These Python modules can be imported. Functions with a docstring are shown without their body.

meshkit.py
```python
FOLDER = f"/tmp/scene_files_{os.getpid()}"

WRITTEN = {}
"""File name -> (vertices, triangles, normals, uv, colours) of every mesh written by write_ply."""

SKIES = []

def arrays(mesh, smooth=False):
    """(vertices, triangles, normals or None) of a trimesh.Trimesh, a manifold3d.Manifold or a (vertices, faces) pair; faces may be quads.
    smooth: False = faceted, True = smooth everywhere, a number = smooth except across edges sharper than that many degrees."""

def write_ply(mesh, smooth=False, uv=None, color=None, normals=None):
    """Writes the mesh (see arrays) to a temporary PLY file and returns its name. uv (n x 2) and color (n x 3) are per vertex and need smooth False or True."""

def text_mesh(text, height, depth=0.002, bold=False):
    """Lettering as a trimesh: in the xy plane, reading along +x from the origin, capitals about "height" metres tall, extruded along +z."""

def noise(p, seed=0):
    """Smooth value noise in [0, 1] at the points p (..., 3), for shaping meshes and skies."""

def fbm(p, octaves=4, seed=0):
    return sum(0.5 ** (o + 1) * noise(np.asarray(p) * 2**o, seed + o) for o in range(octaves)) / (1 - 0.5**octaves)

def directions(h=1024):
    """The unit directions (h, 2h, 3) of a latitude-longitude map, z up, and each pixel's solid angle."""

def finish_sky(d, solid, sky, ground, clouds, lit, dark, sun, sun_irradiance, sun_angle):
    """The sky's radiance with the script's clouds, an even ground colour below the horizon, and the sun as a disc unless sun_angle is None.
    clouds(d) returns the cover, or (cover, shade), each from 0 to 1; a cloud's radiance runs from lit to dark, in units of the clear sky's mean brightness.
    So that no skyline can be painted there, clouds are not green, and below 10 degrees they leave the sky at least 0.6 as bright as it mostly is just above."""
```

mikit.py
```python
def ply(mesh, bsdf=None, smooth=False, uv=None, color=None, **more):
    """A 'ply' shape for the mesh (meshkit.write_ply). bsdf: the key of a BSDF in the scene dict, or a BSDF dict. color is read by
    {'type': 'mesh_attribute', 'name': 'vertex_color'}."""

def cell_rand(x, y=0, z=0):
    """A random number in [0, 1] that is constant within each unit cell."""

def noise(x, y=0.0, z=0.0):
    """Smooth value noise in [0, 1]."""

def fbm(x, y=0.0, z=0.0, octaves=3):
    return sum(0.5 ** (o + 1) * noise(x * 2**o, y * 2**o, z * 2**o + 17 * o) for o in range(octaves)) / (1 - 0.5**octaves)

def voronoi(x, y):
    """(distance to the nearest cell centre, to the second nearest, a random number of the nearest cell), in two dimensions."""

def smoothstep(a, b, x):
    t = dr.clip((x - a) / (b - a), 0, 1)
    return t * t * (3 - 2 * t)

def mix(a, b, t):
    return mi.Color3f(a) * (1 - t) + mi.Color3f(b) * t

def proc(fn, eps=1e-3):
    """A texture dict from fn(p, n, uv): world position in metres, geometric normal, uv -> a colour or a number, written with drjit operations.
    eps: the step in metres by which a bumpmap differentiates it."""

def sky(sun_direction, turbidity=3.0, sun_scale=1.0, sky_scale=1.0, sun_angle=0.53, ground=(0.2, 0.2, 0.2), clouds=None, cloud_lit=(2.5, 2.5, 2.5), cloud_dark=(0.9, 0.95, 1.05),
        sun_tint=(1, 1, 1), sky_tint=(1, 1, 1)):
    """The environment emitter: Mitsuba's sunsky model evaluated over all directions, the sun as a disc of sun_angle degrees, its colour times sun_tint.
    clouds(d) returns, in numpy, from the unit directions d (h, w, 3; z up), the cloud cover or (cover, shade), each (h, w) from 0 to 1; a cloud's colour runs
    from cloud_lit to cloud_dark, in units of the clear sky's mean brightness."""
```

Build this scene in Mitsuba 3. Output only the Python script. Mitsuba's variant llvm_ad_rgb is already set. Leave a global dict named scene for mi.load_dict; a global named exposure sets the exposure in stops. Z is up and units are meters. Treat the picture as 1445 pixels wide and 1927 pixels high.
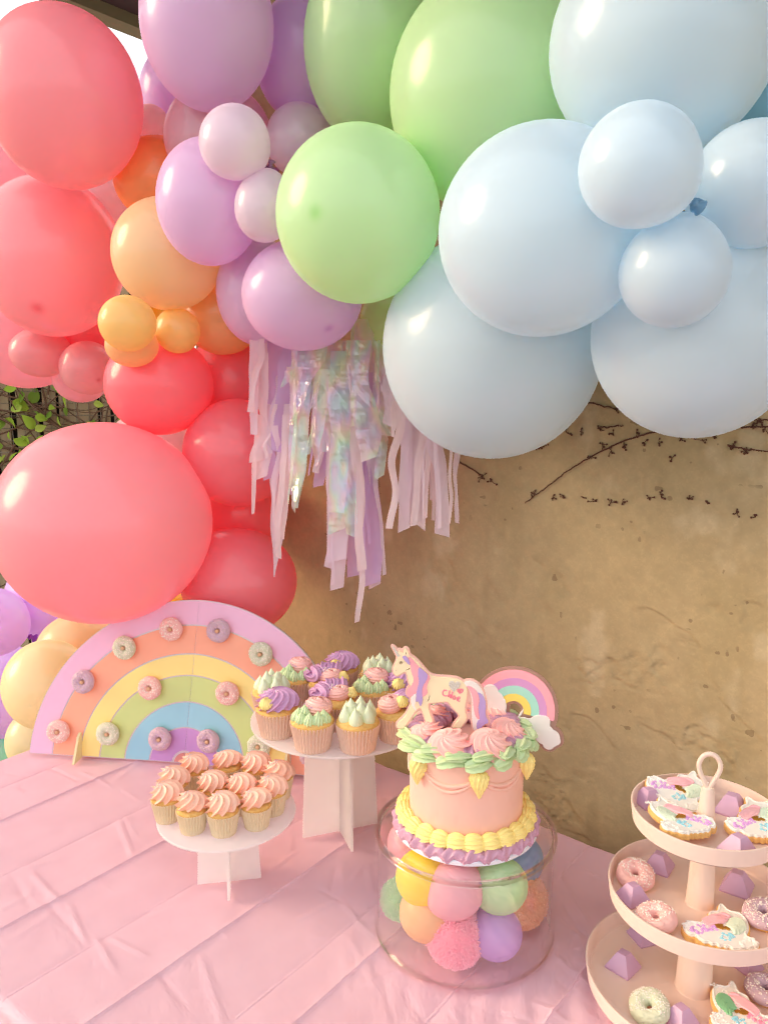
import math, random, numpy as np, trimesh, mitsuba as mi, mikit, meshkit
import drjit as dr
from shapely.geometry import Polygon, Point, LineString, box as sbox
from shapely.ops import unary_union

# ---------------------------------------------------------------- camera, light, exposure
T4 = mi.ScalarTransform4f
FPX, PITCH, TABLE, CAMH = 1481.0, math.radians(9.5), 0.75, 0.79
CAM = np.array([0.0, 0.0, TABLE + CAMH])
FWD = np.array([0, math.cos(PITCH), -math.sin(PITCH)])
UPV = np.array([0, math.sin(PITCH), math.cos(PITCH)])
RGT = np.array([1.0, 0, 0])
scene, labels = {}, {}
scene['camera'] = {'type': 'perspective', 'fov_axis': 'x', 'fov': 2 * math.degrees(math.atan(722.5 / FPX)),
                   'near_clip': 0.05, 'far_clip': 400.0,
                   'to_world': T4().look_at(origin=CAM.tolist(), target=(CAM + FWD).tolist(), up=[0, 0, 1])}
SUN = (-0.97, 0.06, 0.40)
scene['sky'] = mikit.sky(SUN, turbidity=3, sun_scale=0.165, sun_angle=26, sky_scale=1.0, sun_tint=(1.0, 0.97, 0.95), sky_tint=(1.0, 0.97, 0.98),
                         clouds=lambda d: 0.75 + 0.2 * meshkit.fbm(d * 3.0, 3), cloud_lit=(1.9, 1.85, 1.8))
exposure = 3.52

# ---------------------------------------------------------------- helpers
def ray(u, v):
    """direction, one unit along the view axis, of a point of the photograph (1445 x 1927)"""
    return FWD + RGT * ((u - 722.5) / FPX) + UPV * ((963.5 - v) / FPX)
def pix(u, v, z):
    """the point at height z above the table that the photograph shows at u, v"""
    d = ray(u, v)
    return CAM + d * ((TABLE + z - CAM[2]) / d[2])
def pixt(u, v, t):
    return CAM + ray(u, v) * t
A38 = math.radians(38.5)
E1 = np.array([math.cos(A38), -math.sin(A38), 0.0])   # along the table and the wall
E2 = np.array([math.sin(A38), math.cos(A38), 0.0])    # from the camera's side towards the wall
EZ = np.array([0, 0, 1.0])
def tab(p, q, z=0.0):
    return E1 * p + E2 * q + EZ * z
def frame(x, y, z, o):
    m = np.eye(4); m[:3, 0], m[:3, 1], m[:3, 2], m[:3, 3] = x, y, z, o
    return m
def rotz(a):
    c, s = math.cos(a), math.sin(a)
    m = np.eye(4); m[0, 0], m[0, 1], m[1, 0], m[1, 1] = c, -s, s, c
    return m
def rotx(a):
    c, s = math.cos(a), math.sin(a)
    m = np.eye(4); m[1, 1], m[1, 2], m[2, 1], m[2, 2] = c, -s, s, c
    return m
def roty(a):
    c, s = math.cos(a), math.sin(a)
    m = np.eye(4); m[0, 0], m[0, 2], m[2, 0], m[2, 2] = c, s, -s, c
    return m
def mov(x, y=None, z=None):
    m = np.eye(4); m[:3, 3] = x if y is None else (x, y, z)
    return m
def scl(x, y=None, z=None):
    return np.diag([x, x if y is None else y, x if z is None else z, 1.0])
def tuples(m): return T4(np.asarray(m, float).tolist())
used = {}
def numbered(key):
    n = used.get(key, 0); used[key] = n + 1
    return key if n == 0 else f'{key}_{n:03d}'
def thing(name, label=None, cat=None, group=None, kind=None):
    key = numbered(name)
    if label:
        labels[key] = {'label': label, 'category': cat}
        if group: labels[key]['group'] = group
    if kind: labels.setdefault(key, {})['kind'] = kind
    return key
def part(parent, name, shape, bsdf=None, m=None, label=None, kind=None):
    """shape: a dict of mikit.ply (shared) or a mesh"""
    key = numbered(f'{parent}__{name}') if name else parent
    d = dict(shape) if isinstance(shape, dict) else mikit.ply(shape, bsdf)
    if bsdf is not None: d['bsdf'] = {'type': 'ref', 'id': bsdf}
    if m is not None: d['to_world'] = tuples(m)
    scene[key] = d
    if label or kind:
        labels[key] = {}
        if label: labels[key]['label'] = label
        if kind: labels[key]['kind'] = kind
    return key
def grid_mesh(P, wrap=False):
    """P (nv, nu, 3) -> vertices, triangles; wrap closes the u direction"""
    nv, nu = P.shape[:2]
    i, j = np.meshgrid(np.arange(nv - 1), np.arange(nu if wrap else nu - 1), indexing='ij')
    j2 = (j + 1) % nu
    a, b, c, d = i * nu + j, i * nu + j2, (i + 1) * nu + j2, (i + 1) * nu + j
    f = np.concatenate([np.stack([a, b, c], -1).reshape(-1, 3), np.stack([a, c, d], -1).reshape(-1, 3)])
    return P.reshape(-1, 3), f
def join(ms):
    vs, fs, n = [], [], 0
    for m in ms:
        v, f = (np.asarray(m.vertices), np.asarray(m.faces)) if hasattr(m, 'vertices') else m
        vs.append(v); fs.append(np.asarray(f) + n); n += len(v)
    return np.vstack(vs), np.vstack(fs)
def xf(m, mesh):
    v, f = (np.asarray(mesh.vertices), np.asarray(mesh.faces)) if hasattr(mesh, 'vertices') else mesh
    return v @ m[:3, :3].T + m[:3, 3], (f if np.linalg.det(m[:3, :3]) > 0 else f[:, ::-1])
def lathe(prof, n=48):
    prof = np.asarray(prof, float); a = np.arange(n) * 2 * np.pi / n
    P = np.stack([prof[:, None, 0] * np.cos(a), prof[:, None, 0] * np.sin(a), np.repeat(prof[:, 1:2], n, 1)], -1)
    return grid_mesh(P, True)
def cyl_frames(path):
    path = np.asarray(path, float); t = np.gradient(path, axis=0); t /= np.linalg.norm(t, axis=1, keepdims=True) + 1e-12
    ref = EZ if abs(t[0] @ EZ) < 0.9 else np.array([1.0, 0, 0])
    n = np.cross(t[0], ref); n /= np.linalg.norm(n); N = [n]
    for k in range(1, len(path)):
        n = N[-1] - t[k] * (N[-1] @ t[k]); n /= np.linalg.norm(n) + 1e-12; N.append(n)
    N = np.array(N)
    return t, N, np.cross(t, N)
def rope(path, rad, lobes=0, amp=0.0, twist=0.0, n=24, flat=1.0, sharp=1.0, cap=True):
    """a star or round section swept along a path; rad, twist per point; flat squeezes the binormal"""
    path = np.asarray(path, float); t, N, B = cyl_frames(path)
    rad = np.broadcast_to(np.asarray(rad, float), (len(path),)); tw = np.broadcast_to(np.asarray(twist, float), (len(path),))
    a = np.arange(n) * 2 * np.pi / n
    ph = a[None, :] + tw[:, None]
    s = 1 + amp * ((1 - np.abs(np.sin(lobes * ph / 2)) ** sharp) * 2 - 1) if lobes else np.ones_like(ph)
    r = rad[:, None] * s
    P = path[:, None] + r[..., None] * (np.cos(a)[None, :, None] * N[:, None] + flat * np.sin(a)[None, :, None] * B[:, None])
    v, f = grid_mesh(P, True)
    if cap:
        k = len(v); L = len(path)
        v = np.vstack([v, path[:1], path[-1:]]); j = np.arange(n)
        f = np.vstack([f, np.stack([j * 0 + k, (j + 1) % n, j], 1), np.stack([j * 0 + k + 1, (L - 1) * n + j, (L - 1) * n + (j + 1) % n], 1)])
    return v, f
def prism(poly, h, bevel=0.0):
    """polygon extruded from z=0 to h, the top edge chamfered by bevel"""
    polys = getattr(poly, 'geoms', [poly]); out = []
    for g in polys:
        if g.area < 1e-9: continue
        if bevel:
            inner = g.buffer(-bevel)
            out.append(trimesh.creation.extrude_polygon(g, h - bevel, engine='earcut'))
            for gi in getattr(inner, 'geoms', [inner]):
                if gi.area > 1e-9: out.append(trimesh.creation.extrude_polygon(gi, h, engine='earcut'))
        else:
            out.append(trimesh.creation.extrude_polygon(g, h, engine='earcut'))
    return trimesh.util.concatenate(out)
def chaikin(p, n=2, closed=True):
    p = np.asarray(p, float)
    for _ in range(n):
        q = np.roll(p, -1, 0) if closed else p[1:]
        b = p if closed else p[:-1]
        p2 = np.empty((2 * len(b), p.shape[1])); p2[0::2] = .75 * b + .25 * q; p2[1::2] = .25 * b + .75 * q
        p = p2 if closed else np.vstack([p[:1], p2, p[-1:]])
    return p
def boxm(x0, x1, y0, y1, z0, z1):
    m = trimesh.creation.box((x1 - x0, y1 - y0, z1 - z0)); m.apply_translation(((x0 + x1) / 2, (y0 + y1) / 2, (z0 + z1) / 2)); return m
TABM = frame(E1, E2, EZ, np.zeros(3))

# ---------------------------------------------------------------- materials
def rgb(c): return {'type': 'rgb', 'value': [float(x) for x in c]}
def solid(name, c, rough=0.5, spec=0.5, **more):
    scene[name] = {'type': 'twosided', 'bsdf': {'type': 'principled', 'base_color': rgb(c) if isinstance(c, (tuple, list)) else c, 'roughness': rough, 'specular': spec, **more}}
    return name
def thin(name, c, rough=0.4, dt=1.0, st=0.0, **more):
    scene[name] = {'type': 'principledthin', 'base_color': rgb(c) if isinstance(c, (tuple, list)) else c, 'roughness': rough, 'diff_trans': dt, 'spec_trans': st, 'eta': 1.45, **more}
    return name
def latex(name, c, dt, rough=.20, spec=.9):
    # stretched latex: a glossy skin that lets about a third of the light through
    scene[name] = {'type': 'blendbsdf', 'weight': .5, 'a': {'type': 'principledthin', 'base_color': c, 'roughness': .4, 'diff_trans': dt, 'eta': 1.45},
                   'b': {'type': 'twosided', 'bsdf': {'type': 'principled', 'base_color': c, 'roughness': rough, 'specular': spec}}}
    return name
LATEX, LATEX_RGB = {}, {}
for nm, c in {'coral': (.985, .46, .52), 'hotcoral': (.985, .28, .34), 'pink': (.97, .52, .60), 'palepink': (.95, .70, .75), 'rose': (.90, .44, .48),
              'orange': (.98, .47, .20), 'peach': (.95, .73, .45), 'apricot': (.95, .62, .32), 'yellow': (.94, .70, .28), 'gold': (.95, .58, .05), 'cream': (.95, .85, .54),
              'lavender': (.86, .63, .90), 'violet': (.84, .60, .95), 'mauve': (.86, .56, .66), 'lilac': (.89, .76, .88),
              'green': (.70, .94, .58), 'leafgreen': (.70, .88, .40), 'blue': (.74, .87, .96), 'skyblue': (.75, .88, .97), 'cyan': (.36, .66, .80), 'mint': (.48, .86, .70), 'denim': (.30, .45, .70),
              'sun': (.99, .84, .08), 'baby': (.93, .52, .60), 'pistachio': (.55, .82, .46), 'grape': (.62, .40, .80)}.items():
    LATEX[nm] = latex('latex_' + nm, rgb(c), 1.9 if 'coral' in nm or 'pink' in nm else 1.7)
    LATEX_RGB[nm] = np.array(c); latex('soft_latex_' + nm, rgb(c), 1.2, .30, .5)
    solid('rubber_' + nm, tuple(.6 * x ** 4.5 for x in c), 0.3)
# ---------------------------------------------------------------- the setting
WALL_Q, WALL_L = 1.36, -1.72
def wall_colour(p, n, uv):
    a, z = p.x * float(E1[0]) + p.y * float(E1[1]), p.z
    big = mikit.fbm(a * 2.2 + 4, z * 2.0, 3.0, 4)
    mid = mikit.fbm(a * 9, z * 7 + 3, 1.0, 4)
    fine = mikit.fbm(a * 60, z * 60, 7.0, 3)
    c = mikit.mix((.43, .325, .175), (.48, .375, .215), mikit.smoothstep(.3, .7, big))
    c = mikit.mix(c, (.33, .255, .12), mikit.smoothstep(.52, .75, mid) * .28)
    c = mikit.mix(c, (.66, .56, .38), mikit.smoothstep(.62, .80, mikit.fbm(a * 14 + 9, z * 10, 2.0, 4)) * .3)
    stain = mikit.smoothstep(.58, .72, mikit.fbm(a * 16, z * 3.0, 11.0, 3))
    c = mikit.mix(c, (.30, .22, .11), stain * .22)
    speck = mikit.smoothstep(.80, .83, mikit.fbm(a * 62, z * 62, 5.0, 2)) * mikit.smoothstep(.5, .6, mid)
    c = mikit.mix(c, (.16, .10, .05), speck * .5)
    grit = mikit.noise(a * 420, z * 420, 1.0) * mikit.noise(a * 170, z * 170, 4.0)
    scr = mikit.smoothstep(.045, .0, dr.abs(mikit.fbm(a * 7 + z * 3, z * 9, 21.0, 3) - .5)) * mikit.smoothstep(.56, .64, mikit.fbm(a * 5, z * 5, 13.0, 2))
    c = mikit.mix(c, (.30, .22, .11), scr * .06)
    return c * (0.88 + .16 * fine + .12 * grit)
def scr_(a, z):
    return mikit.smoothstep(.045, .0, dr.abs(mikit.fbm(a * 7 + z * 3, z * 9, 21.0, 3) - .5)) * mikit.smoothstep(.56, .64, mikit.fbm(a * 5, z * 5, 13.0, 2))
def wall_bump(p, n, uv):
    a, z = p.x * float(E1[0]) + p.y * float(E1[1]), p.z
    ch = mikit.smoothstep(.62, .70, mikit.fbm(a * 11 + 2, z * 11, 4.0, 3)) * mikit.fbm(a * 90, z * 90, 2.0, 2)
    tro = mikit.smoothstep(.60, .63, mikit.fbm(a * 7, z * 12 + a * 6, 9.0, 3))
    return mikit.fbm(a * 24, z * 20, 1.0, 4) * .9 + mikit.fbm(a * 5, z * 4, 8.0, 2) * 1.8 - ch * 1.3 - tro * .45 + mikit.fbm(a * 160, z * 160, 1.0, 2) * .35 - scr_(a, z) * .04
scene['plaster'] = {'type': 'twosided', 'bsdf': {'type': 'bumpmap', 'arbitrary': mikit.proc(wall_bump, 1.5e-3), 'scale': 0.0036,
                    'bsdf': {'type': 'principled', 'base_color': mikit.proc(wall_colour), 'roughness': .75, 'specular': .3}}}
w = thing('plaster_wall', 'olive tan rendered wall with stains, chips and trowel marks behind the party table', 'wall')
wm = boxm(WALL_L, 2.6, WALL_Q, WALL_Q + .2, -.02, 2.9)
part(w, 'render_coat', mikit.ply(xf(TABM, wm), 'plaster'))

def floor_colour(p, n, uv):
    return mikit.mix((.24, .20, .155), (.33, .285, .23), mikit.fbm(p.x * 3, p.y * 3, 0.0, 4))
solid('paving', mikit.proc(floor_colour), .8)
g = thing('ground', kind='structure')
scene[g] = mikit.ply((np.array([[-90, -90, 0], [90, -90, 0], [90, 90, 0], [-90, 90, 0.]]), np.array([[0, 1, 2], [0, 2, 3]])), 'paving')

# patio roof: fascia beam and dark boards
ROOF_Z, ROOF_L, ROOF_N = TABLE + CAMH + .96, -2.06, 0.70
solid('roof_dark', (.055, .040, .050), .7)
solid('beam_paint', (.21, .225, .135), .55)
r = thing('patio_roof', 'dark patio roof edge with grey green beam against the bright sky', 'roof')
for k in range(6):
    y0 = ROOF_N + k * .152
    part(r, 'board', mikit.ply(xf(TABM, boxm(ROOF_L + .062, 2.6, y0, y0 + .149, ROOF_Z + .03, ROOF_Z + .055)), 'roof_dark'))
part(r, 'beam', mikit.ply(xf(TABM, boxm(ROOF_L, ROOF_L + .06, ROOF_N, 1.66, ROOF_Z, ROOF_Z + .13)), 'beam_paint'))
part(r, 'rafter', mikit.ply(xf(TABM, boxm(ROOF_L + .062, 2.6, 1.562, 1.63, ROOF_Z - .01, ROOF_Z + .028)), 'beam_paint'))

# slatted fence with vines
def slat_colour(p, n, uv):
    g = mikit.fbm(p.x * 40, p.y * 40, p.z * 2.5, 3)
    return mikit.mix((.30, .23, .13), (.50, .41, .26), g)
solid('slat_wood', mikit.proc(slat_colour), .8)
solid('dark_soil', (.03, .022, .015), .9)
solid('twig', (.13, .07, .04), .7)
solid('wire', (.24, .20, .16), .5, metallic=.4)
rng = np.random.default_rng(7)
FQ = np.array([-1.95, 3.15])                      # a point of the fence, world x, y
fdir = np.array([math.cos(.12), math.sin(.12), 0]); fnor = np.array([math.sin(.12), -math.cos(.12), 0])
FM = frame(fdir, -fnor, EZ, np.array([-1.95, 3.15, 0]))
f = thing('slat_fence', 'weathered wooden slat fence seen through vines at the left', 'fence')
for k in range(64):
    x = -1.1 + k * .0348
    part(f, 'slat', mikit.ply(xf(FM @ mov(x, rng.uniform(-.006, .006), 0) @ roty(rng.uniform(-.012, .012)), boxm(-.0160, .0160, 0, .010, .0, 1.98 + rng.uniform(-.02, .02))), 'slat_wood'))
for z in (.35, 1.05, 1.7):
    part(f, 'rail', mikit.ply(xf(FM, boxm(-1.2, 1.15, .024, .06, z, z + .07)), 'slat_wood'))
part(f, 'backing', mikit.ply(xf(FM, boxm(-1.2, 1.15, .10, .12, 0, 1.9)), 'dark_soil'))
wm_ = []
for k in range(46):
    x = -1.1 + k * .05
    wm_.append(rope([(x, -.012, .6), (x + rng.uniform(-.006, .006), -.014, 1.3), (x, -.012, 1.9)], .0016, n=5))
for k in range(26):
    z = .6 + k * .05
    wm_.append(rope([(-1.15, -.015, z), (0, -.017, z + rng.uniform(-.006, .006)), (1.1, -.015, z)], .0016, n=5))
part(f, 'wire_mesh', mikit.ply(xf(FM, join(wm_)), 'wire'), kind='stuff')

leafs = []
for nm, c in (('a', (.42, .62, .08)), ('b', (.55, .72, .14)), ('c', (.26, .42, .07))):
    leafs.append(thin('vine_leaf_' + nm, c, .45, 1.0))
def leaf_mesh():
    n, m_ = 9, 5
    s = np.linspace(0, 1, n); wdt = .36 * np.sin(np.pi * s ** .75) ** .9 * (1 - .15 * s)
    wdt[0] = .015; wdt[-1] = .003
    q = np.linspace(-1, 1, m_)
    P = np.stack([q[None] * wdt[:, None], np.repeat(s[:, None], m_, 1), .10 * np.abs(q[None]) * wdt[:, None] * 2 - .25 * s[:, None] ** 2], -1)
    return grid_mesh(P)
LEAF = mikit.ply(leaf_mesh(), smooth=True)
vine = thing('climbing_vine', 'tangled green leaved vine climbing over the slat fence at the left', 'vine')
def vine_path(x0, z0, ang, L, step=.05):
    pts, a = [np.array([x0, -.03, z0])], ang
    for _ in range(int(L / step)):
        a += rng.normal(0, .22); y = np.clip(pts[-1][1] + rng.normal(0, .012), -.09, -.016)
        pts.append(np.array([pts[-1][0] + step * math.cos(a), y, pts[-1][2] + step * math.sin(a)]))
    return chaikin(np.array(pts), 2, False)
stems = []
for k in range(120):
    x0, z0 = rng.uniform(.05, 1.05), rng.uniform(.70, 1.72)
    pth = vine_path(x0, z0, rng.choice([.2, .5, 1.0, 2.5, 2.9, -.3]) + rng.normal(0, .3), rng.uniform(.3, .9))
    rad = np.linspace(rng.uniform(.0025, .007), .0015, len(pth))
    stems.append(pth)
    part(vine, 'stem', mikit.ply(xf(FM, rope(pth, rad, n=6)), 'twig'))
for k in range(170):
    pth = stems[rng.integers(len(stems))]; o = pth[rng.integers(len(pth))]
    if k % 4 == 0: o = np.array([rng.uniform(.2, .95), -.06, rng.uniform(1.15, 1.62)])
    s = rng.uniform(.035, .075)
    m = FM @ mov(o[0], o[1] - rng.uniform(.005, .03), o[2]) @ rotz(rng.uniform(-.9, .9)) @ rotx(rng.uniform(.6, 1.6)) @ roty(rng.uniform(-1.4, 1.4)) @ rotz(rng.uniform(0, 6.28)) @ scl(s)
    part(vine, 'leaf', LEAF, leafs[rng.choice([0, 0, 1, 2])], m)

# dry tendrils left on the wall, with their sucker pads
solid('dry_stem', (.10, .038, .02), .7)
dv = thing('dry_creeper', 'thin dead creeper stems clinging to the tan wall below the blue balloons', 'vine')
def wallpt(u, v, off=.004):
    d = ray(u, v); return CAM + d * ((WALL_Q - off) / (d @ E2))
def wall_stem(pts, r=.0022, name='stem'):
    P = chaikin(np.array([wallpt(*q) for q in pts]), 3, False)
    P = P + rng.normal(0, .0006, P.shape)
    part(dv, name, mikit.ply(rope(P, np.linspace(r, r * .6, len(P)), n=6), 'dry_stem'))
for s in ([(1235, 812), (1180, 826), (1130, 850), (1075, 880), (1030, 915), (988, 946)], [(1090, 752), (1125, 762), (1165, 770), (1210, 775)], [(862, 868), (885, 880), (910, 898)],
          [(1370, 838), (1400, 845), (1450, 850)], [(1395, 804), (1450, 803)], [(1400, 790), (1450, 790)], [(1125, 805), (1150, 803), (1172, 801)],
          [(575, 14), (558, 30), (550, 45)], [(600, -12), (578, 6), (565, 32)], [(512, 14), (525, 26)], [(548, -30), (553, 0), (551, 10)]):
    wall_stem(s, .0030 if s[0][0] < 620 else .0017)
pads = [(1066, 814), (1095, 813), (1130, 808), (1155, 817), (1134, 836), (1150, 848), (1198, 816), (1212, 833), (1240, 831), (1284, 828), (1322, 829), (1345, 826), (1112, 858),
        (1000, 928), (1040, 937), (1061, 932), (1098, 936), (1117, 944), (1152, 945), (1172, 944), (1222, 936), (1244, 933), (1297, 938), (1334, 946), (1387, 965), (1422, 973), (1160, 772),
        (908, 897), (925, 905), (1378, 842), (1405, 848), (1430, 792), (1418, 803), (1440, 806), (1018, 842), (1174, 840), (1265, 862)]
for u, v in pads:
    ms = []
    for _ in range(rng.integers(4, 8)):
        a, b = wallpt(u, v, .003), wallpt(u + rng.normal(0, 4.5), v + rng.normal(0, 4), .002)
        ms.append(rope([a, (a + b) / 2 - E2 * .003, b], [.0005, .0006, .0008], n=5))
        s = trimesh.creation.icosphere(subdivisions=1, radius=rng.uniform(.0010, .0022)); s.apply_transform(mov(b)); ms.append(s)
    part(dv, 'sucker_pad', mikit.ply(join(ms), 'dry_stem'))

# ---------------------------------------------------------------- table and cloth
P0, P1, Q0, Q1 = -1.60, 0.62, 0.405, 1.195
solid('table_grey', (.45, .45, .44), .5)
t = thing('folding_table', 'long folding table standing beneath the pink tablecloth', 'table')
part(t, 'table_top', mikit.ply(xf(TABM, boxm(P0 + .004, P1 - .004, Q0 + .006, Q1 - .006, TABLE - .045, TABLE - .009)), 'table_grey'))
for p in (P0 + .2, P1 - .2):
    for q in (Q0 + .12, Q1 - .12):
        part(t, 'leg', mikit.ply(xf(TABM, rope([(p, q, 0), (p, q, TABLE - .05)], .016, n=10)), 'table_grey'))
crng = np.random.default_rng(21)
FOLDS = [-1.49, -1.365, -1.21, -1.078, -.95, -.825, -.69, -.624, -.50, -.38, -.25, -.13, 0.0, .12, .25, .38, .5]
WR = []
def pq(u, v):
    a = pix(u, v, 0); return np.array([a @ E1, a @ E2])
for seg in ([(222, 1537), (250, 1612)], [(236, 1530), (256, 1575)], [(130, 1700), (160, 1770)], [(60, 1640), (110, 1695)], [(20, 1640), (60, 1712)], [(80, 1690), (160, 1772)],
            [(300, 1830), (350, 1895)], [(180, 1760), (220, 1830)], [(205, 1760), (280, 1800)], [(395, 1740), (430, 1765)], [(640, 1690), (700, 1760)], [(600, 1670), (650, 1700)],
            [(420, 1925), (380, 1800)], [(150, 1450), (210, 1480)], [(90, 1440), (160, 1475)], [(505, 1640), (560, 1600)], [(690, 1620), (705, 1690)], [(560, 1730), (640, 1690)],
            [(1050, 1640), (1110, 1740)], [(1055, 1690), (1120, 1790)], [(1040, 1790), (1140, 1880)], [(1050, 1840), (1150, 1925)], [(1060, 1610), (1130, 1650)], [(930, 1900), (1010, 1925)],
            [(760, 1860), (800, 1925)], [(720, 1830), (740, 1925)], [(850, 1890), (870, 1927)], [(1000, 1880), (1080, 1927)], [(690, 1800), (705, 1860)], [(660, 1760), (690, 1830)]):
    WR.append((pq(*seg[0]), pq(*seg[1]), crng.uniform(.0010, .0022) * crng.choice([1, 1, -1]), crng.uniform(.0025, .0055)))
for _ in range(110):
    a = np.array([crng.uniform(-1.6, .2), crng.uniform(.42, 1.15)]); th = crng.uniform(0, 6.28); L = crng.uniform(.03, .13)
    WR.append((a, a + L * np.array([math.cos(th), math.sin(th)]), crng.uniform(.0004, .0012) * crng.choice([1, -1]), crng.uniform(.003, .008)))
def cloth_h(p, q):
    h = np.zeros_like(p)
    ph = np.interp(p, FOLDS, [(.0030 if k % 2 else 0.0) for k in range(len(FOLDS))])      # shallow roof-like panels between the fold lines
    h += ph * (.6 + .6 * meshkit.noise(np.stack([p * 2, q * 2, p * 0], -1), 3))
    for k, fp in enumerate(FOLDS):
        d = p - fp - .0016 * (meshkit.noise(np.stack([q * 3, q * 0 + k, q * 0], -1), 4) - .5)
        s = 1 if k % 2 else -1
        h += s * .0022 * np.exp(-np.abs(d) / .005) + .0022 * np.exp(-np.abs(d) / .0014)
    for a, b, am, wd in WR:
        ab = b - a; L2 = ab @ ab
        tt = ((p - a[0]) * ab[0] + (q - a[1]) * ab[1]) / L2
        dx = np.abs((p - a[0]) * -ab[1] + (q - a[1]) * ab[0]) / math.sqrt(L2)
        h += am * np.exp(-(dx / wd) ** 2) * np.clip(np.minimum(tt, 1 - tt) * 5 + .3, 0, 1)
    h += .0045 * (meshkit.fbm(np.stack([p * 5, q * 5, p * 0], -1), 3, 5) - .5)
    rip = np.exp(-((p + .36) / .17) ** 2) * np.exp(-((q - .72) / .30) ** 2)
    h += .0016 * rip * np.sin((p * .75 + q * .35) * 190 + 3 * meshkit.noise(np.stack([p * 9, q * 9, p * 0], -1), 8))
    return h
pp = np.unique(np.concatenate([np.concatenate([f_ + np.array([-.0045, -.0026, -.0016, -.0008, 0, .0008, .0016, .0026, .0045]) for f_ in FOLDS if f_ < .4]), np.linspace(P0 - .5, P0 - .02, 24), np.arange(P0 - .016, .40, .0036), np.linspace(.41, P1 + .02, 20), np.linspace(P1 + .04, P1 + .4, 10)]))
qq = np.concatenate([np.linspace(Q0 - .5, Q0 - .02, 40), np.arange(Q0 - .016, Q1 + .016, .0036), np.linspace(Q1 + .02, Q1 + .28, 14)])
pg, qg = np.meshgrid(pp, qq)
def over(x, lo, hi, rad=.012):
    """how far a run of cloth goes past an edge: (position, drop)"""
    out, drop = x.copy(), np.zeros_like(x)
    for e, s in ((lo, -1), (hi, 1)):
        d = (x - e) * s
        a = np.clip(d / rad, 0, math.pi / 2)
        on = d > 0
        out = np.where(on, e + s * rad * np.sin(a), out)
        drop = np.where(on, rad * (1 - np.cos(a)) + np.maximum(d - rad * math.pi / 2, 0), drop)
    return out, drop
pc, dp_ = over(pg, P0, P1); qc, dq_ = over(qg, Q0, Q1)
wav = np.clip(np.maximum(dp_, dq_) / .12, 0, 1)
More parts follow.
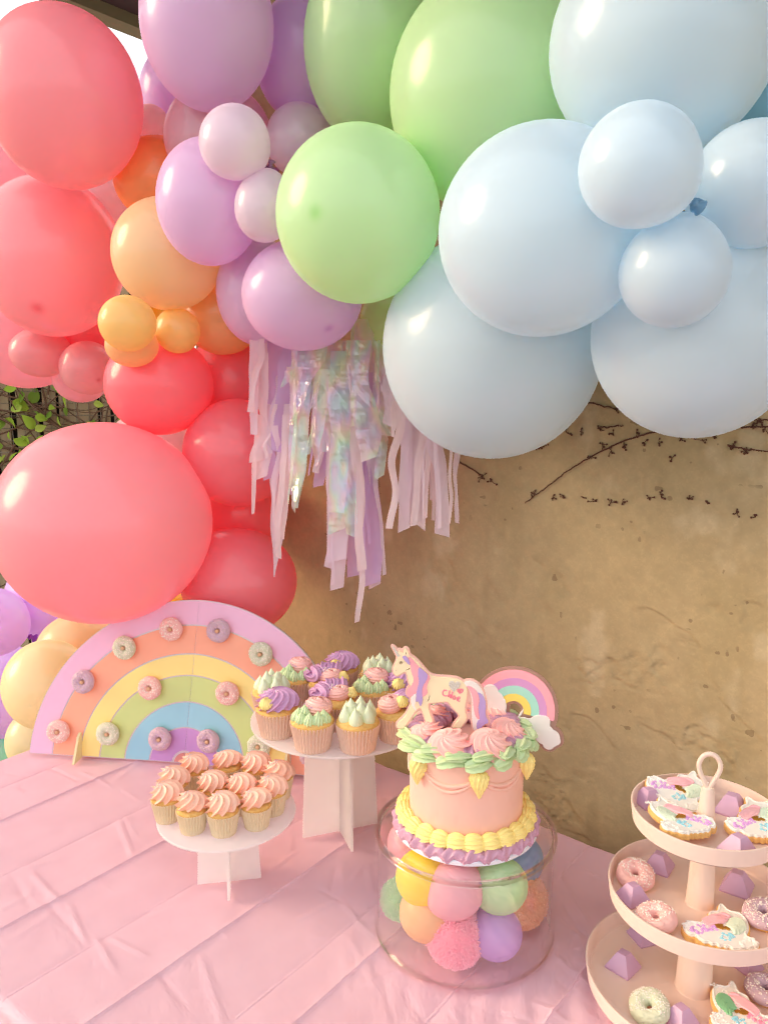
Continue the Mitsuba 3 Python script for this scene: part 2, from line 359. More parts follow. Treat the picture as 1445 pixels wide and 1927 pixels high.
qc = qc + np.where(qg < Q0, -1, np.where(qg > Q1, .02, 0)) * wav * (.016 + .016 * np.sin(pg * 17 + 1) + .02 * dq_)
pc = pc + np.where(pg < P0, -1, np.where(pg > P1, 1, 0)) * wav * (.012 + .014 * np.sin(qg * 19))
zc = TABLE - .004 + np.maximum(cloth_h(np.clip(pg, P0, P1), np.clip(qg, Q0, Q1)) * (1 - .6 * wav), -.003) - np.maximum(dp_, dq_) - .25 * np.minimum(dp_, dq_)
zc = np.maximum(zc, .02)
def cloth_colour(p, n, uv):
    w = mikit.fbm(p.x * 24, p.y * 24, p.z * 24, 4)
    return mikit.mix((.70, .43, .51), (.76, .49, .57), w)
def cloth_bump(p, n, uv):
    a, b = p.x * float(E1[0]) + p.y * float(E1[1]), p.x * float(E2[0]) + p.y * float(E2[1])
    return mikit.noise(a * 260, b * 900) + mikit.noise(a * 900, b * 260) + 2.0 * mikit.fbm(a * 42, b * 42, 0.0, 3)
scene['pink_cloth'] = {'type': 'twosided', 'bsdf': {'type': 'bumpmap', 'arbitrary': mikit.proc(cloth_bump, 6e-4), 'scale': 0.0009,
                       'bsdf': {'type': 'principled', 'base_color': mikit.proc(cloth_colour), 'roughness': .5, 'specular': .35, 'sheen': .3}}}
c = thing('tablecloth', 'creased pink disposable tablecloth with fold lines spread over the table', 'tablecloth')
scene[c] = mikit.ply(xf(TABM, grid_mesh(np.stack([pc, qc, zc], -1))), 'pink_cloth', smooth=True)
# ---------------------------------------------------------------- balloons of the garland
def balloon_body(nu=56, nv=40, neck=.0):
    s = np.linspace(0, math.pi, nv)
    z, r = np.cos(s), np.sin(s)
    r = r * np.where(z < 0, 1 - .13 * z ** 2, 1.0); z = np.where(z < 0, z * 1.10, z)
    r[0] = r[-1] = 1e-4
    return lathe(np.stack([r, z], 1)[::-1], nu)
BODY = mikit.ply(balloon_body(), smooth=True)
def knot_mesh():
    # neck, knot and rolled lip behind the pole of the body
    v = lathe([(.0, -1.06), (.16, -1.075), (.075, -1.13), (.05, -1.17), (.085, -1.20), (.09, -1.225), (.05, -1.25), (.07, -1.29), (.13, -1.35), (.145, -1.37), (.13, -1.375), (.06, -1.33), (.0, -1.32)], 20)
    return v
KNOT = mikit.ply(knot_mesh(), smooth=50)
latex('latex_spotted', {'type': 'mesh_attribute', 'name': 'vertex_color'}, 1.7)
def spotted(colour):
    # the thick crown of the latex, darker than the stretched skin around it
    v, f = balloon_body(64, 90)
    k = np.exp(-(np.arccos(np.clip(v[:, 2] / np.linalg.norm(v, axis=1), -1, 1)) / .075) ** 2)[:, None]
    return mikit.ply((v, f), smooth=True, color=.92 ** k * LATEX_RGB[colour] ** (1 + .8 * k))
def put_balloon(name, colour, o, axis, r, long, label, group, knot=True, tip=False, cat='balloon', fat=1.0):
    """axis: unit vector from the neck to the crown"""
    key = thing(name, label, cat, group)
    z = np.asarray(axis, float); z = z / np.linalg.norm(z)
    x = np.cross([0.3, .2, 1.0], z); x /= np.linalg.norm(x); y = np.cross(z, x)
    M = frame(x * r * fat, y * r * fat, z * long, o)
    part(key, 'skin', BODY, LATEX[colour] if r > .042 else 'soft_' + LATEX[colour], M)
    s = min(r, .10)   # a knot does not grow with its balloon
    if knot: part(key, 'knot', KNOT, 'rubber_' + colour, frame(x * s, y * s, z * s, o + z * (-1.10 * long + 1.09 * s)))
    return key
GB = 'latex balloons of the pastel garland'
# back to front: colour, u, v, half width, half height (photograph pixels), neck direction in the picture (degrees, 90 = up) or None (neck to the wall), crown spot (u, v) or None, label
BALLOONS = [
 ('gold', 335, 1172, 58, 60, None, None, 'golden yellow balloon peeking over the top of the rainbow board'),
 ('gold', 205, 1232, 66, 66, None, None, 'golden yellow balloon behind the left arc of the rainbow board'),
 ('cyan', 1445, 175, 110, 110, None, None, 'cyan blue balloon deep between the big blue ones at the right edge'),
 ('skyblue', 1425, 480, 78, 90, None, None, 'blue balloon half hidden behind three small ones at the right edge'),
 ('leafgreen', 762, 600, 84, 68, None, None, 'yellow green balloon mostly hidden behind the lowest blue balloon, above the streamers'),
 ('violet', 572, 112, 92, 110, None, None, 'deep purple balloon squeezed behind the tall green one'),
 ('violet', 336, 182, 72, 86, None, None, 'bright violet balloon behind the top lavender one, beside the sky'),
 ('palepink', 285, 250, 40, 50, None, None, 'pale pink balloon sliver beside the sky above the orange one'),
 ('pink', 22, 330, 110, 110, None, None, 'pink balloon wedged between the two big coral ones at the left edge'),
 ('palepink', 205, 372, 82, 82, None, None, 'light pink balloon showing left of the orange one'),
 ('pink', 45, 592, 128, 137, None, None, 'pink balloon hanging lowest behind the coral one, above the vines'),
 ('hotcoral', 185, 612, 66, 60, None, None, 'red coral balloon peeping out above the small dusty pink ones'),
 ('palepink', 285, 860, 86, 90, None, None, 'pale pink balloon sandwiched behind the largest coral one'),
 ('hotcoral', 440, 718, 90, 88, None, None, 'red coral balloon beside the streamers under the apricot one'),
 ('hotcoral', 448, 965, 76, 76, None, None, 'dark red coral balloon in the gap between two others, left of the streamers'),
 ('orange', 300, 338, 84, 77, None, None, 'bright orange balloon behind the peach one'),
 ('gold', 333, 585, 54, 54, None, None, 'deep yellow balloon tucked behind the tiny yellow ones'),
 ('apricot', 418, 592, 76, 74, None, None, 'apricot balloon under the peach one, touching purple'),
 ('mauve', 412, 262, 101, 98, None, None, 'mauve balloon behind the small lilac ones'),
 ('lavender', 488, 550, 80, 99, None, None, 'purple balloon behind the lowest purple one'),
 ('lavender', 390, 44, 124, 150, None, None, 'tall lavender balloon at the top, next to the roof beam'),
 ('green', 692, 88, 120, 168, None, None, 'tall light green balloon at the top beside the purple one'),
 ('green', 925, 180, 192, 208, None, None, 'largest green balloon, top centre of the garland'),
 ('blue', 1245, 82, 208, 206, None, None, 'largest pale blue balloon in the upper right corner'),
 ('skyblue', 926, 652, 206, 211, None, None, 'big pale blue balloon hanging lowest, right of the streamers'),
 ('skyblue', 1308, 630, 191, 194, None, None, 'big pale blue balloon low at the right edge over the bare wall'),
 ('hotcoral', 450, 1095, 108, 100, None, (525, 1165), 'coral red balloon low against the wall, just above the rainbow board'),
 ('hotcoral', 300, 724, 100, 94, None, None, 'hot coral balloon under the tiny yellow ones'),
 ('hotcoral', 447, 852, 101, 101, None, None, 'coral balloon left of the streamers, middle height'),
 ('violet', 92, 1122, 76, 78, 215, None, 'light violet balloon tucked below the largest coral one, left'),
 ('violet', 8, 1305, 62, 96, 70, None, 'violet balloon lowest at the left edge'),
 ('violet', -14, 1172, 62, 66, 330, None, 'light violet balloon cut off by the left edge, above the knot'),
 ('mint', -8, 1424, 46, 46, None, None, 'mint balloon at the left edge by the table corner'),
 ('cream', 72, 1392, 58, 60, None, None, 'lower cream balloon left of the rainbow board'),
 ('peach', 150, 1226, 79, 73, None, None, 'pale peach balloon directly under the largest coral one'),
 ('cream', 89, 1288, 80, 84, None, None, 'round cream balloon left of the rainbow board, in front of the peach one'),
 ('coral', 97, 484, 132, 146, None, (68, 572), 'big coral balloon second from the top at the left edge'),
 ('coral', 121, 187, 143, 158, None, None, 'big coral pink balloon in the upper left corner against the sky'),
 ('coral', 197, 984, 199, 189, None, None, 'largest coral balloon, above the rainbow board'),
 ('pink', 152, 712, 51, 45, None, None, 'small pink balloon behind the dusty one with the dark spot'),
 ('rose', 77, 663, 56, 46, None, None, 'small dusty pink balloon under the left coral one'),
 ('rose', 166, 692, 52, 50, None, (183, 714), 'small dusty rose balloon with a dark spot'),
 ('apricot', 248, 650, 49, 40, None, None, 'small apricot balloon lowest of the tiny yellow cluster'),
 ('peach', 315, 478, 102, 103, None, None, 'round peach balloon between coral and lavender'),
 ('yellow', 334, 622, 42, 42, None, None, 'small yellow balloon right in the tiny cluster'),
 ('yellow', 240, 608, 53, 52, None, None, 'small yellow balloon left in the tiny cluster'),
 ('lavender', 393, 381, 97, 114, None, None, 'round lavender balloon overlapping the peach one'),
 ('lavender', 569, 556, 113, 102, None, (616, 613), 'purple balloon with a dark spot hanging over the shiny streamers'),
 ('lilac', 565, 261, 60, 67, 230, None, 'small pale lilac balloon touching green, right of three'),
 ('lilac', 498, 389, 54, 67, 80, None, 'small pale lilac balloon lowest of three'),
 ('lilac', 441, 267, 64, 68, 325, None, 'small pale lilac balloon left of three'),
 ('blue', 1020, 437, 195, 192, None, None, 'big pale blue balloon in front, touching the largest green one'),
 ('green', 674, 406, 154, 160, None, (600, 400), 'round green balloon in front, lowest of the green ones'),
 ('blue', 1415, 348, 114, 115, 200, None, 'small pale blue balloon at the right edge, right of three'),
 ('blue', 1268, 513, 101, 101, 75, None, 'small pale blue balloon lowest of three'),
 ('blue', 1202, 312, 111, 112, 325, None, 'small pale blue balloon upper left of three'),
]
placed, seen = [], []
brng = np.random.default_rng(5)
for colour, u, v, hw, hh, neck, spot, label in BALLOONS:
    d = ray(u, v); hm = .5 * (hw + hh)
    t = (WALL_Q - .012) / (d @ E2 + hm / FPX * 1.04)
    t = min([t, 2.55] + [pt - .02 for pt, pu, pv, ph in seen if math.hypot(u - pu, v - pv) < .88 * (hm + ph)])
    for _ in range(400):                       # come forward until the balloon rests against those behind it
        c, r_ = CAM + d * t, hm / FPX * t
        if all(np.linalg.norm(c - pc_) > .93 * (r_ + pr) for pc_, pr in placed): break
        t -= .006
    placed.append((c, r_)); seen.append((t, u, v, hm))
    dn = d / np.linalg.norm(d)
    sx, sy = np.cross(dn, EZ), None; sx /= np.linalg.norm(sx); sy = np.cross(sx, dn)
    if neck is None:
        if spot:
            ox, oy = (spot[0] - u) / hw, -(spot[1] - v) / hh
            ax = sx * ox + sy * oy - dn * math.sqrt(max(0.05, 1 - ox * ox - oy * oy))
        else:
            ax = -dn + sx * brng.normal(0, .3) + sy * brng.normal(0, .3) + E2 * -.2
        key = thing('balloon', label, 'balloon', GB)
        # slightly oval across the picture, its neck to the garland
        a = brng.uniform(-.1, .1) if not spot else 0
        z = ax / np.linalg.norm(ax); x = sx - z * (sx @ z); x /= np.linalg.norm(x); y = np.cross(z, x)
        S = np.outer(sx, sx) * hw + np.outer(sy, sy) * hh + np.outer(dn, dn) * hm
        M = frame(*(S @ np.stack([x, y, z], 1) * (t / FPX)).T, c)
        part(key, 'skin', *((spotted(colour), 'latex_spotted') if spot else (BODY, LATEX[colour])), M)
        s = min(hm * t / FPX, .10); zb = S @ z * (t / FPX)
        zl = np.linalg.norm(zb); zn = zb / zl
        x2 = np.cross([.3, .2, 1], zn); x2 /= np.linalg.norm(x2)
        part(key, 'knot', KNOT, 'rubber_' + colour, frame(x2 * s, np.cross(zn, x2) * s, zn * s, c + zn * (-1.10 * zl + 1.09 * s)))
    else:
        nd = sx * math.cos(math.radians(neck)) + sy * math.sin(math.radians(neck)) + dn * .35
        k = abs(math.cos(math.radians(neck)))
        lo = (hw * k + hh * (1 - k)) * t / FPX; sh = (hh * k + hw * (1 - k)) * t / FPX
        put_balloon('balloon', colour, c, -nd, sh, lo, label, GB)
print('balloons', len(BALLOONS), [(i, round(s_[0], 2), round(r_ * 100, 1)) for i, ((c_, r_), s_) in enumerate(zip(placed, seen))])

# ---------------------------------------------------------------- streamers
thin('tissue_lilac', (.90, .77, .87), .6, 1.0)
thin('tissue_pink', (.94, .79, .83), .6, 1.0)
thin('tissue_purple', (.78, .57, .84), .6, 1.0)
def film_colour(p, n, uv):
    h = mikit.fbm(p.x * 26 + 3, p.y * 26, p.z * 8, 3) * 3.0 + p.z * 1.0
    def w(k): return .5 + .5 * dr.cos((h + k) * 6.2832)
    c = mi.Color3f(.78 + .21 * w(0.0), .82 + .17 * w(.36), .78 + .21 * w(.68))
    return c
def film_bump(p, n, uv):
    return mikit.fbm(p.x * 34, p.y * 34, p.z * 52, 3) + .35 * mikit.noise(p.x * 20, p.y * 20, p.z * 150)
scene['iridescent_film'] = {'type': 'bumpmap', 'arbitrary': mikit.proc(film_bump, 8e-4), 'scale': 0.003,
    'bsdf': {'type': 'principledthin', 'base_color': mikit.proc(film_colour), 'roughness': .10, 'diff_trans': 1.0, 'spec_trans': .66, 'eta': 2.4, 'spec_tint': .6}}
srng = np.random.default_rng(12)
def ribbon(u0, v0, u1, v1, wpx, t, crinkle=.0, fold=0.0, curl=.0):
    """a hanging strip from a point of the photograph to another, wpx wide, at depth t"""
    a, b = pixt(u0, v0, t), pixt(u1, v1, t)
    L = np.linalg.norm(b - a); w = wpx / FPX * t
    n = max(10, int(L / (.013 if crinkle > .003 else .008))); s = np.linspace(0, 1, n); m = 5 if crinkle > .003 else 9
    q = np.linspace(-.5, .5, m)
    wob = lambda k, amp, f: amp * (meshkit.noise(np.stack([s * f, s * 0 + k, s * 0 + u0 * .37], -1), k) - .5)
    ce = a[None] * (1 - s[:, None]) + b[None] * s[:, None] + RGT * wob(1, .010, 4)[:, None] + E2 * wob(2, .020, 4)[:, None]
    tw = wob(3, 1.5, 3) + fold * np.sin(s * 3 + 1)
    ws = w * (1 + wob(5, .35, 6))
    side = RGT[None] * np.cos(tw)[:, None] + E2[None] * np.sin(tw)[:, None]
    nor = np.cross(side, -EZ[None])
    bow = .10 * w * (q ** 2)[None] * 4 * np.sin(s * 5 + u0)[:, None]
    if crinkle: bow = bow + crinkle * (meshkit.fbm(np.stack([np.repeat(s[:, None], m, 1) * L * 40, np.repeat(q[None], n, 0) * 1.6, np.zeros((n, m)) + u0], -1), 3, 2) - .5)
    P = ce[:, None] + side[:, None] * (q[None] * ws[:, None])[..., None] + nor[:, None] * bow[..., None]
    P[-1] += EZ * (q * w * srng.uniform(-.5, .5))[:, None]
    return grid_mesh(P)
def tassel(label, t0, strips):
    key = thing('tassel', label, 'streamer', 'streamer tassels hanging from the garland')
    more = []
    for (mat, u0, v0, u1, v1, w, dt) in strips:                # thinner strips torn from the same sheets
        if w >= 20:
            for _ in range(1 if mat == 'iridescent_film' else 2):
                j = srng.uniform(-.6, .6)
                more.append((mat, u0 + j * w, v0, u1 + j * w * 1.3 + srng.normal(0, 6), v1 - abs(srng.normal(0, 70)), srng.uniform(5, 12), dt - srng.uniform(-.02, .03)))
    for k, (mat, u0, v0, u1, v1, w, dt) in enumerate([(a[0], *a[1:5], a[5] * (.95 if a[0] == 'iridescent_film' else .9), a[6]) for a in strips] + more):
        film = mat == 'iridescent_film'
        part(key, 'film_strip' if film else 'strip', mikit.ply(ribbon(u0, v0, u1, v1, w, t0 + dt, .009 if film else .0012, .25), smooth=False if film else True), mat)
    return key
L_, K_, V_, I_ = 'tissue_lilac', 'tissue_pink', 'tissue_purple', 'iridescent_film'
tassel('lilac and pink tissue tassel hanging left in front of the coral balloons', 1.54, [
 (L_, 483, 635, 474, 818, 17, .0), (K_, 500, 635, 488, 868, 24, .01), (V_, 520, 640, 508, 900, 30, .02), (K_, 478, 780, 470, 968, 9, .005), (V_, 545, 640, 528, 850, 34, .012),
 (K_, 510, 760, 490, 900, 28, .018), (L_, 524, 800, 519, 1086, 30, .03), (K_, 536, 780, 525, 1050, 12, -.01), (K_, 540, 760, 533, 1012, 18, .0), (V_, 560, 650, 548, 930, 30, .035), (L_, 505, 700, 497, 895, 22, .03)])
tassel('shiny iridescent film tassel over long lilac strips in the middle', 1.51, [
 (I_, 575, 640, 560, 955, 40, -.02), (I_, 600, 650, 553, 800, 36, -.035), (I_, 556, 690, 548, 800, 24, -.03), (I_, 625, 640, 590, 880, 38, -.015), (I_, 640, 660, 632, 965, 36, -.03), (I_, 676, 640, 696, 865, 42, -.045),
 (I_, 690, 600, 668, 800, 34, -.01), (I_, 705, 610, 728, 820, 24, .0), (I_, 660, 640, 655, 1010, 32, .0), (I_, 720, 640, 712, 900, 26, .02), (I_, 615, 640, 607, 850, 30, .01), (I_, 580, 700, 552, 956, 26, .0), (I_, 650, 680, 640, 1000, 34, .012),
 (V_, 602, 690, 600, 915, 24, .05), (L_, 640, 700, 632, 1056, 46, .03), (L_, 650, 700, 640, 1108, 28, .04), (V_, 690, 700, 698, 1100, 40, .05), (V_, 672, 720, 664, 1085, 34, .055), (L_, 690, 740, 704, 1104, 26, .06),
 (K_, 672, 760, 675, 1075, 18, .0), (K_, 684, 860, 670, 1172, 15, .01), (V_, 630, 690, 615, 890, 30, .06), (V_, 575, 690, 570, 905, 30, .06), (L_, 700, 640, 690, 930, 30, .06)])
tassel('pale lilac tissue tassel hanging right from under the blue balloon', 1.48, [
 (K_, 744, 690, 740, 822, 12, .0), (K_, 752, 740, 737, 994, 16, -.01), (L_, 772, 740, 758, 998, 24, .015), (K_, 792, 760, 773, 990, 14, -.005), (L_, 790, 750, 790, 992, 32, .025), (K_, 803, 760, 800, 975, 10, .0),
 (L_, 824, 770, 832, 1006, 26, .01), (K_, 816, 780, 810, 980, 8, .02), (K_, 853, 800, 846, 985, 7, .0), (L_, 860, 800, 856, 985, 11, .012), (L_, 736, 670, 728, 800, 24, .02)])
# ---------------------------------------------------------------- piped and baked shapes shared by the sweets
def swirl(R, H, n=10, twist=1.5, amp=.16, off=.12, nu=120, nv=26, seed=0, pw=.8):
    """a piped swirl with sharp ridges that curl in to an off-centre top"""
    t = np.linspace(-.22, 1, nv)[:, None]; a = (np.arange(nu) * 2 * np.pi / nu)[None]
    ph = np.clip(t, 0, 1) * np.pi / 2
    r = R * np.cos(ph * .995) ** pw * np.where(t < 0, 1 + t * .9, 1)
    z = H * (.16 + .84 * np.sin(ph)) + H * .55 * np.minimum(t, 0)
    ang = a + twist * np.clip(t, 0, 1) ** .9
    rid = 1 - np.abs(np.sin(n * a / 2)) ** .8
    k = 1 + amp * (rid * 2 - 1) * (1 - .35 * np.clip(t, 0, 1)) + .05 * (meshkit.noise(np.stack([np.cos(a) * 2 + t * 0, np.sin(a) * 2 + t * 0, t * 2 + 0 * a], -1), seed) - .5)
    x, y = r * k * np.cos(ang) - off * R * np.clip(t, 0, 1) ** 2, r * k * np.sin(ang)
    zz = z + H * .10 * (rid - .5) * np.clip(t + .1, 0, 1) * (1 - np.clip(t, 0, 1) ** 4)
    return grid_mesh(np.stack([x, y, zz], -1), True)
def kiss(R, H, lobes=0, amp=.16, nu=48, nv=20, lean=.1, twist=.4):
    t = np.linspace(0, 1, nv)[:, None]; a = (np.arange(nu) * 2 * np.pi / nu)[None]
    prof = np.interp(t[:, 0], [0, .06, .2, .38, .55, .72, .86, 1], [.80, .95, 1.0, .93, .74, .46, .22, .03])[:, None]
    rid = (1 - np.abs(np.sin(lobes * a / 2)) ** .8) * 2 - 1 if lobes else 0 * a
    r = R * prof * (1 + amp * rid * (t < .97))
    ang = a + twist * t
    P = np.stack([r * np.cos(ang) + lean * R * t ** 3, r * np.sin(ang), H * t + 0 * a], -1)
    return grid_mesh(P, True)
def rosette(R, H, turns=1.6, rr=.55, lobes=13, amp=.10, n=56):
    s = np.linspace(0, 1, 60); a = s * turns * 2 * np.pi
    rad = R * (1 - rr) * (1 - s) ** .8
    path = np.stack([rad * np.cos(a), rad * np.sin(a), H * .32 + H * .45 * s], -1)
    return rope(path, R * rr * (.55 + .45 * (1 - s)) * np.clip(s * 12 + .25, 0, 1), lobes, amp, 0, n)
def ruffle(L, R, waves=3.0, n=70):
    """a folded, zigzag ribbon of icing"""
    s = np.linspace(0, 1, n)
    path = np.stack([L * (s - .5), .5 * R * np.sin(s * waves * 2 * np.pi), R * .5 + .25 * R * np.cos(s * waves * 2 * np.pi)], -1)
    return rope(path, R * .33 * np.clip(np.minimum(s, 1 - s) * 10 + .2, 0, 1), 5, .30, s * 3, 24)
def wrapper(rb, rt, h, n=36, amp=.030):
    nu = n * 4; a = (np.arange(nu) * 2 * np.pi / nu)[None]
    t = np.array([0, .02, .3, .6, .9, 1.0])[:, None]
    tri = np.abs(((a * n / (2 * np.pi)) % 1) * 2 - 1) * 2 - 1
    r = (rb + (rt - rb) * t) * (1 + amp * tri * (.35 + .65 * t))
    z = h * t + .0007 * tri * (t > .95)
    v, f = grid_mesh(np.stack([r * np.cos(a), r * np.sin(a), z], -1), True)
    k = len(v); j = np.arange(nu)
    return np.vstack([v, [[0, 0, 0]]]), np.vstack([f, np.stack([j * 0 + k, (j + 1) % nu, j], 1)])
def specks(pts, r0, seed, n):
    g_ = np.random.default_rng(seed); out = []
    oct_ = trimesh.creation.icosahedron()
    for i in g_.integers(len(pts), size=n):
        s = r0 * g_.uniform(.7, 1.3); out.append((oct_.vertices * s + pts[i] + g_.normal(0, r0 * .3, 3), oct_.faces))
    return join(out)
solid('icing_peach', (.88, .53, .40), .36, .5, sheen=.2)
solid('icing_pink', (.92, .50, .46), .38)
solid('icing_coral', (.90, .42, .38), .38)
solid('icing_purple', (.58, .32, .54), .4)
solid('icing_mauve', (.55, .30, .42), .4)
solid('icing_petal', (.62, .40, .52), .4)
solid('icing_mint', (.66, .72, .50), .4)
solid('icing_green', (.54, .67, .38), .4)
solid('icing_yellow', (.92, .76, .28), .4)
solid('icing_white', (.86, .83, .78), .35)
def sponge_colour(p, n, uv):
    return mikit.mix((.62, .33, .08), (.80, .55, .20), mikit.fbm(p.x * 240, p.y * 240, p.z * 240, 2))
solid('sponge', mikit.proc(sponge_colour), .8)
thin('paper_cream', (.86, .74, .52), .6, .55)
thin('paper_pink', (.84, .62, .50), .6, .5)
solid('sprinkle_silver', (.70, .62, .68), .25, metallic=.5)
solid('sprinkle_lilac', (.62, .45, .62), .35)
solid('sprinkle_white', (.88, .80, .72), .35)
def sugar_bump(p, n, uv):
    return mikit.noise(p.x * 900, p.y * 900, p.z * 900) + .7 * mikit.noise(p.x * 420, p.y * 420, p.z * 420)
def sugared(name, c):
    scene[name] = {'type': 'twosided', 'bsdf': {'type': 'bumpmap', 'arbitrary': mikit.proc(sugar_bump, 4e-4), 'scale': .0018, 'bsdf': {'type': 'principled', 'base_color': rgb(c), 'roughness': .5}}}
sugared('glaze_pink', (.90, .52, .48)); sugared('glaze_lilac', (.64, .45, .52)); sugared('glaze_mint', (.68, .71, .52))

# ---------------------------------------------------------------- the donut rainbow
RB_C = np.array([-.416, 1.529, TABLE + .004])
RB_L = np.array([-.992, .128, 0]) * 1.0; RB_R = np.array([.979, -.205, 0])
RB_U = np.array([.037, .0385, .342]); RB_U /= np.linalg.norm(RB_U)
RAD = .344
BANDS = [(1.0, .848, 'card_lilac', (.80, .48, .68)), (.848, .672, 'card_coral', (.88, .40, .27)), (.672, .540, 'card_yellow', (.88, .72, .26)), (.540, .378, 'card_green', (.56, .66, .26)),
         (.378, .220, 'card_blue', (.30, .58, .72)), (.220, .075, 'card_purple', (.52, .27, .60)), (.068, .0, 'card_rose', (.62, .24, .22))]
for _, _, n_, c_ in BANDS: solid(n_, c_, .45)
solid('card_silver', (.66, .60, .66), .28, metallic=.55)
solid('card_edge', (.70, .62, .36), .5)
rb = thing('donut_rainbow', 'folding half round rainbow board in pastel bands with pegs for mini donuts', 'display board')
def half(r1, r0, sgn):
    a = np.linspace(0, np.pi / 2, 40)
    o = np.stack([np.cos(a) * r1, np.sin(a) * r1], 1)
    i = np.stack([np.cos(a[::-1]) * r0, np.sin(a[::-1]) * r0], 1) if r0 > 0 else np.zeros((1, 2))
    p = np.vstack([o, i]); return Polygon(p if sgn > 0 else p * [1, 1])
for sgn, ax, nm in ((-1, RB_L, 'left_panel'), (1, RB_R, 'right_panel')):
    nz = np.cross(ax, RB_U) * sgn; nz /= np.linalg.norm(nz)      # towards the camera
    M = frame(ax, RB_U, nz, RB_C)
    key = part(rb, 'panel', mikit.ply(xf(M @ mov(0, 0, -.005), prism(half(RAD, 0, 1), .005)), 'card_silver'))
    for r1, r0, mt, _ in BANDS:
        pg_ = half(RAD * r1 - .0017, max(RAD * r0 + .0014, 0), 1)
        pg_ = pg_.intersection(sbox(.0005, .002, 1, 1))
        part(key, 'band', mikit.ply(xf(M, prism(pg_, .0009)), mt))
    # a foot card slotted in at right angles
    fx = RAD * .66
    ft = Polygon([(0, 0), (.034, 0), (.031, .004), (.008, .048), (0, .055), (-.03, .05), (-.03, 0)])
    F = frame(nz * [1, 1, 0] / np.linalg.norm(nz[:2]), EZ, ax * sgn, RB_C + ax * fx)
    part(rb, 'foot', mikit.ply(xf(F @ mov(0, -.002, -.0025), prism(ft, .005)), 'card_edge'))
def on_board(u, v, off=0.0):
    d = ray(u, v)
    for sgn, ax in ((-1, RB_L), (1, RB_R)):
        nz = np.cross(ax, RB_U) * sgn; nz /= np.linalg.norm(nz)
        P = CAM + d * (((RB_C + nz * off - CAM) @ nz) / (d @ nz))
        if (P - RB_C) @ ax >= -1e-6: return P, nz
    return P, nz
solid('peg_wood', (.66, .40, .24), .6)
def donut_meshes(seed):
    R, r, nu, nv = .0142, .0096, 56, 28
    a = (np.arange(nu) * 2 * np.pi / nu)[None]; b = (np.arange(nv) * 2 * np.pi / nv)[:, None]
    def torus(rr, lo):
        nz_ = 1 + .06 * (meshkit.noise(np.stack([np.cos(a) * 2 + 0 * b, np.sin(a) * 2 + 0 * b, b * .6 + 0 * a], -1), seed) - .5) * 2
        q = rr * nz_
        z = q * np.sin(b) * .95
        return np.stack([(R + q * np.cos(b)) * np.cos(a), (R + q * np.cos(b)) * np.sin(a), z], -1)
    P = torus(r, 0); base = grid_mesh(np.concatenate([P, P[:1]]), True)
    bb = np.linspace(-.25, np.pi + .35, nv)[:, None]
    drip = .22 * (meshkit.noise(np.stack([np.cos(a) * 3, np.sin(a) * 3, a * 0 + 5], -1), seed) - .4)
    b2 = bb - drip * np.exp(-(bb + .25) * 2.5)
    q = r * 1.10 * (1 + .07 * (meshkit.noise(np.stack([np.cos(a) * 3 + 0 * bb, np.sin(a) * 3 + 0 * bb, bb + 0 * a], -1), seed + 3) - .5) * 2)
    q = q * np.clip(1.0 - .09 * (np.linspace(0, 1, nv)[:, None] < .02), 0, 2)
    P = np.stack([(R + q * np.cos(b2)) * np.cos(a), (R + q * np.cos(b2)) * np.sin(a), q * np.sin(b2) * .97], -1)
    ice = grid_mesh(P, True)
    pts = P[5:-9].reshape(-1, 3)
    return mikit.ply(base, smooth=True), mikit.ply(ice, smooth=True), mikit.ply(specks(pts, .00105, seed, 170)), mikit.ply(specks(pts[pts[:, 0] > -.012], .00095, seed + 50, 170))
DON = [donut_meshes(s) for s in (1, 2, 3)]
dn_i = [0]
def donut(M, col, label, spr='sprinkle_white', group='mini donuts pegged on the rainbow board', name='donut'):
    k = thing(name, label, 'donut', group); b_, i_, s_, s2_ = DON[dn_i[0] % 3]; dn_i[0] += 1
    part(k, 'ring', b_, 'sponge', M); part(k, 'glaze', i_, 'glaze_' + col, M)
    part(k, 'sprinkles', s2_ if 'tray' in group else s_, spr, M, kind='stuff')
for u, v, col, lb in [(110, 1377, 'pink', 'pink sugared donut lowest on the left lilac arc of the rainbow board'), (157, 1283, 'lilac', 'mauve donut on the left outer arc of the rainbow board, second from the bottom'),
                      (234, 1219, 'mint', 'mint donut on the left outer arc of the rainbow board'), (322, 1184, 'pink', 'pink donut topmost on the rainbow board, left of the fold'),
                      (411, 1187, 'lilac', 'mauve donut topmost on the rainbow board, right of the fold'), (491, 1231, 'mint', 'mint donut high on the right outer arc of the rainbow board'),
                      (282, 1295, 'pink', 'pink donut between the yellow and green bands, left of the fold'), (428, 1305, 'pink', 'pink donut between the yellow and green bands, right of the fold'),
                      (203, 1381, 'mint', 'pale mint donut low on the left yellow and green bands'), (301, 1391, 'lilac', 'mauve donut left of the two on the purple centre'),
                      (392, 1395, 'lilac', 'mauve donut right of the two on the purple centre'), (487, 1405, 'mint', 'mint donut low on the right bands, behind the peach cupcakes'),
                      (586, 1421, 'lilac', 'mauve donut half hidden behind the tall white stand')]:
    P, nz = on_board(u, v, .011)
    x = np.cross(EZ, nz); x /= np.linalg.norm(x); y = np.cross(nz, x)
    tl = 12 * math.sin(u)
    donut(frame(x, y, nz, P) @ rotz(u * .7) @ rotx(math.radians(6 * math.sin(v))), col, lb, 'sprinkle_white' if col != 'lilac' else 'sprinkle_lilac')
    pm = rope([P - nz * .0108, P, P + nz * .009, P + nz * .0105], [.0038, .0038, .0038, .002], n=12)
    part(rb, 'peg', mikit.ply(xf(np.eye(4), pm), 'peg_wood', smooth=40))

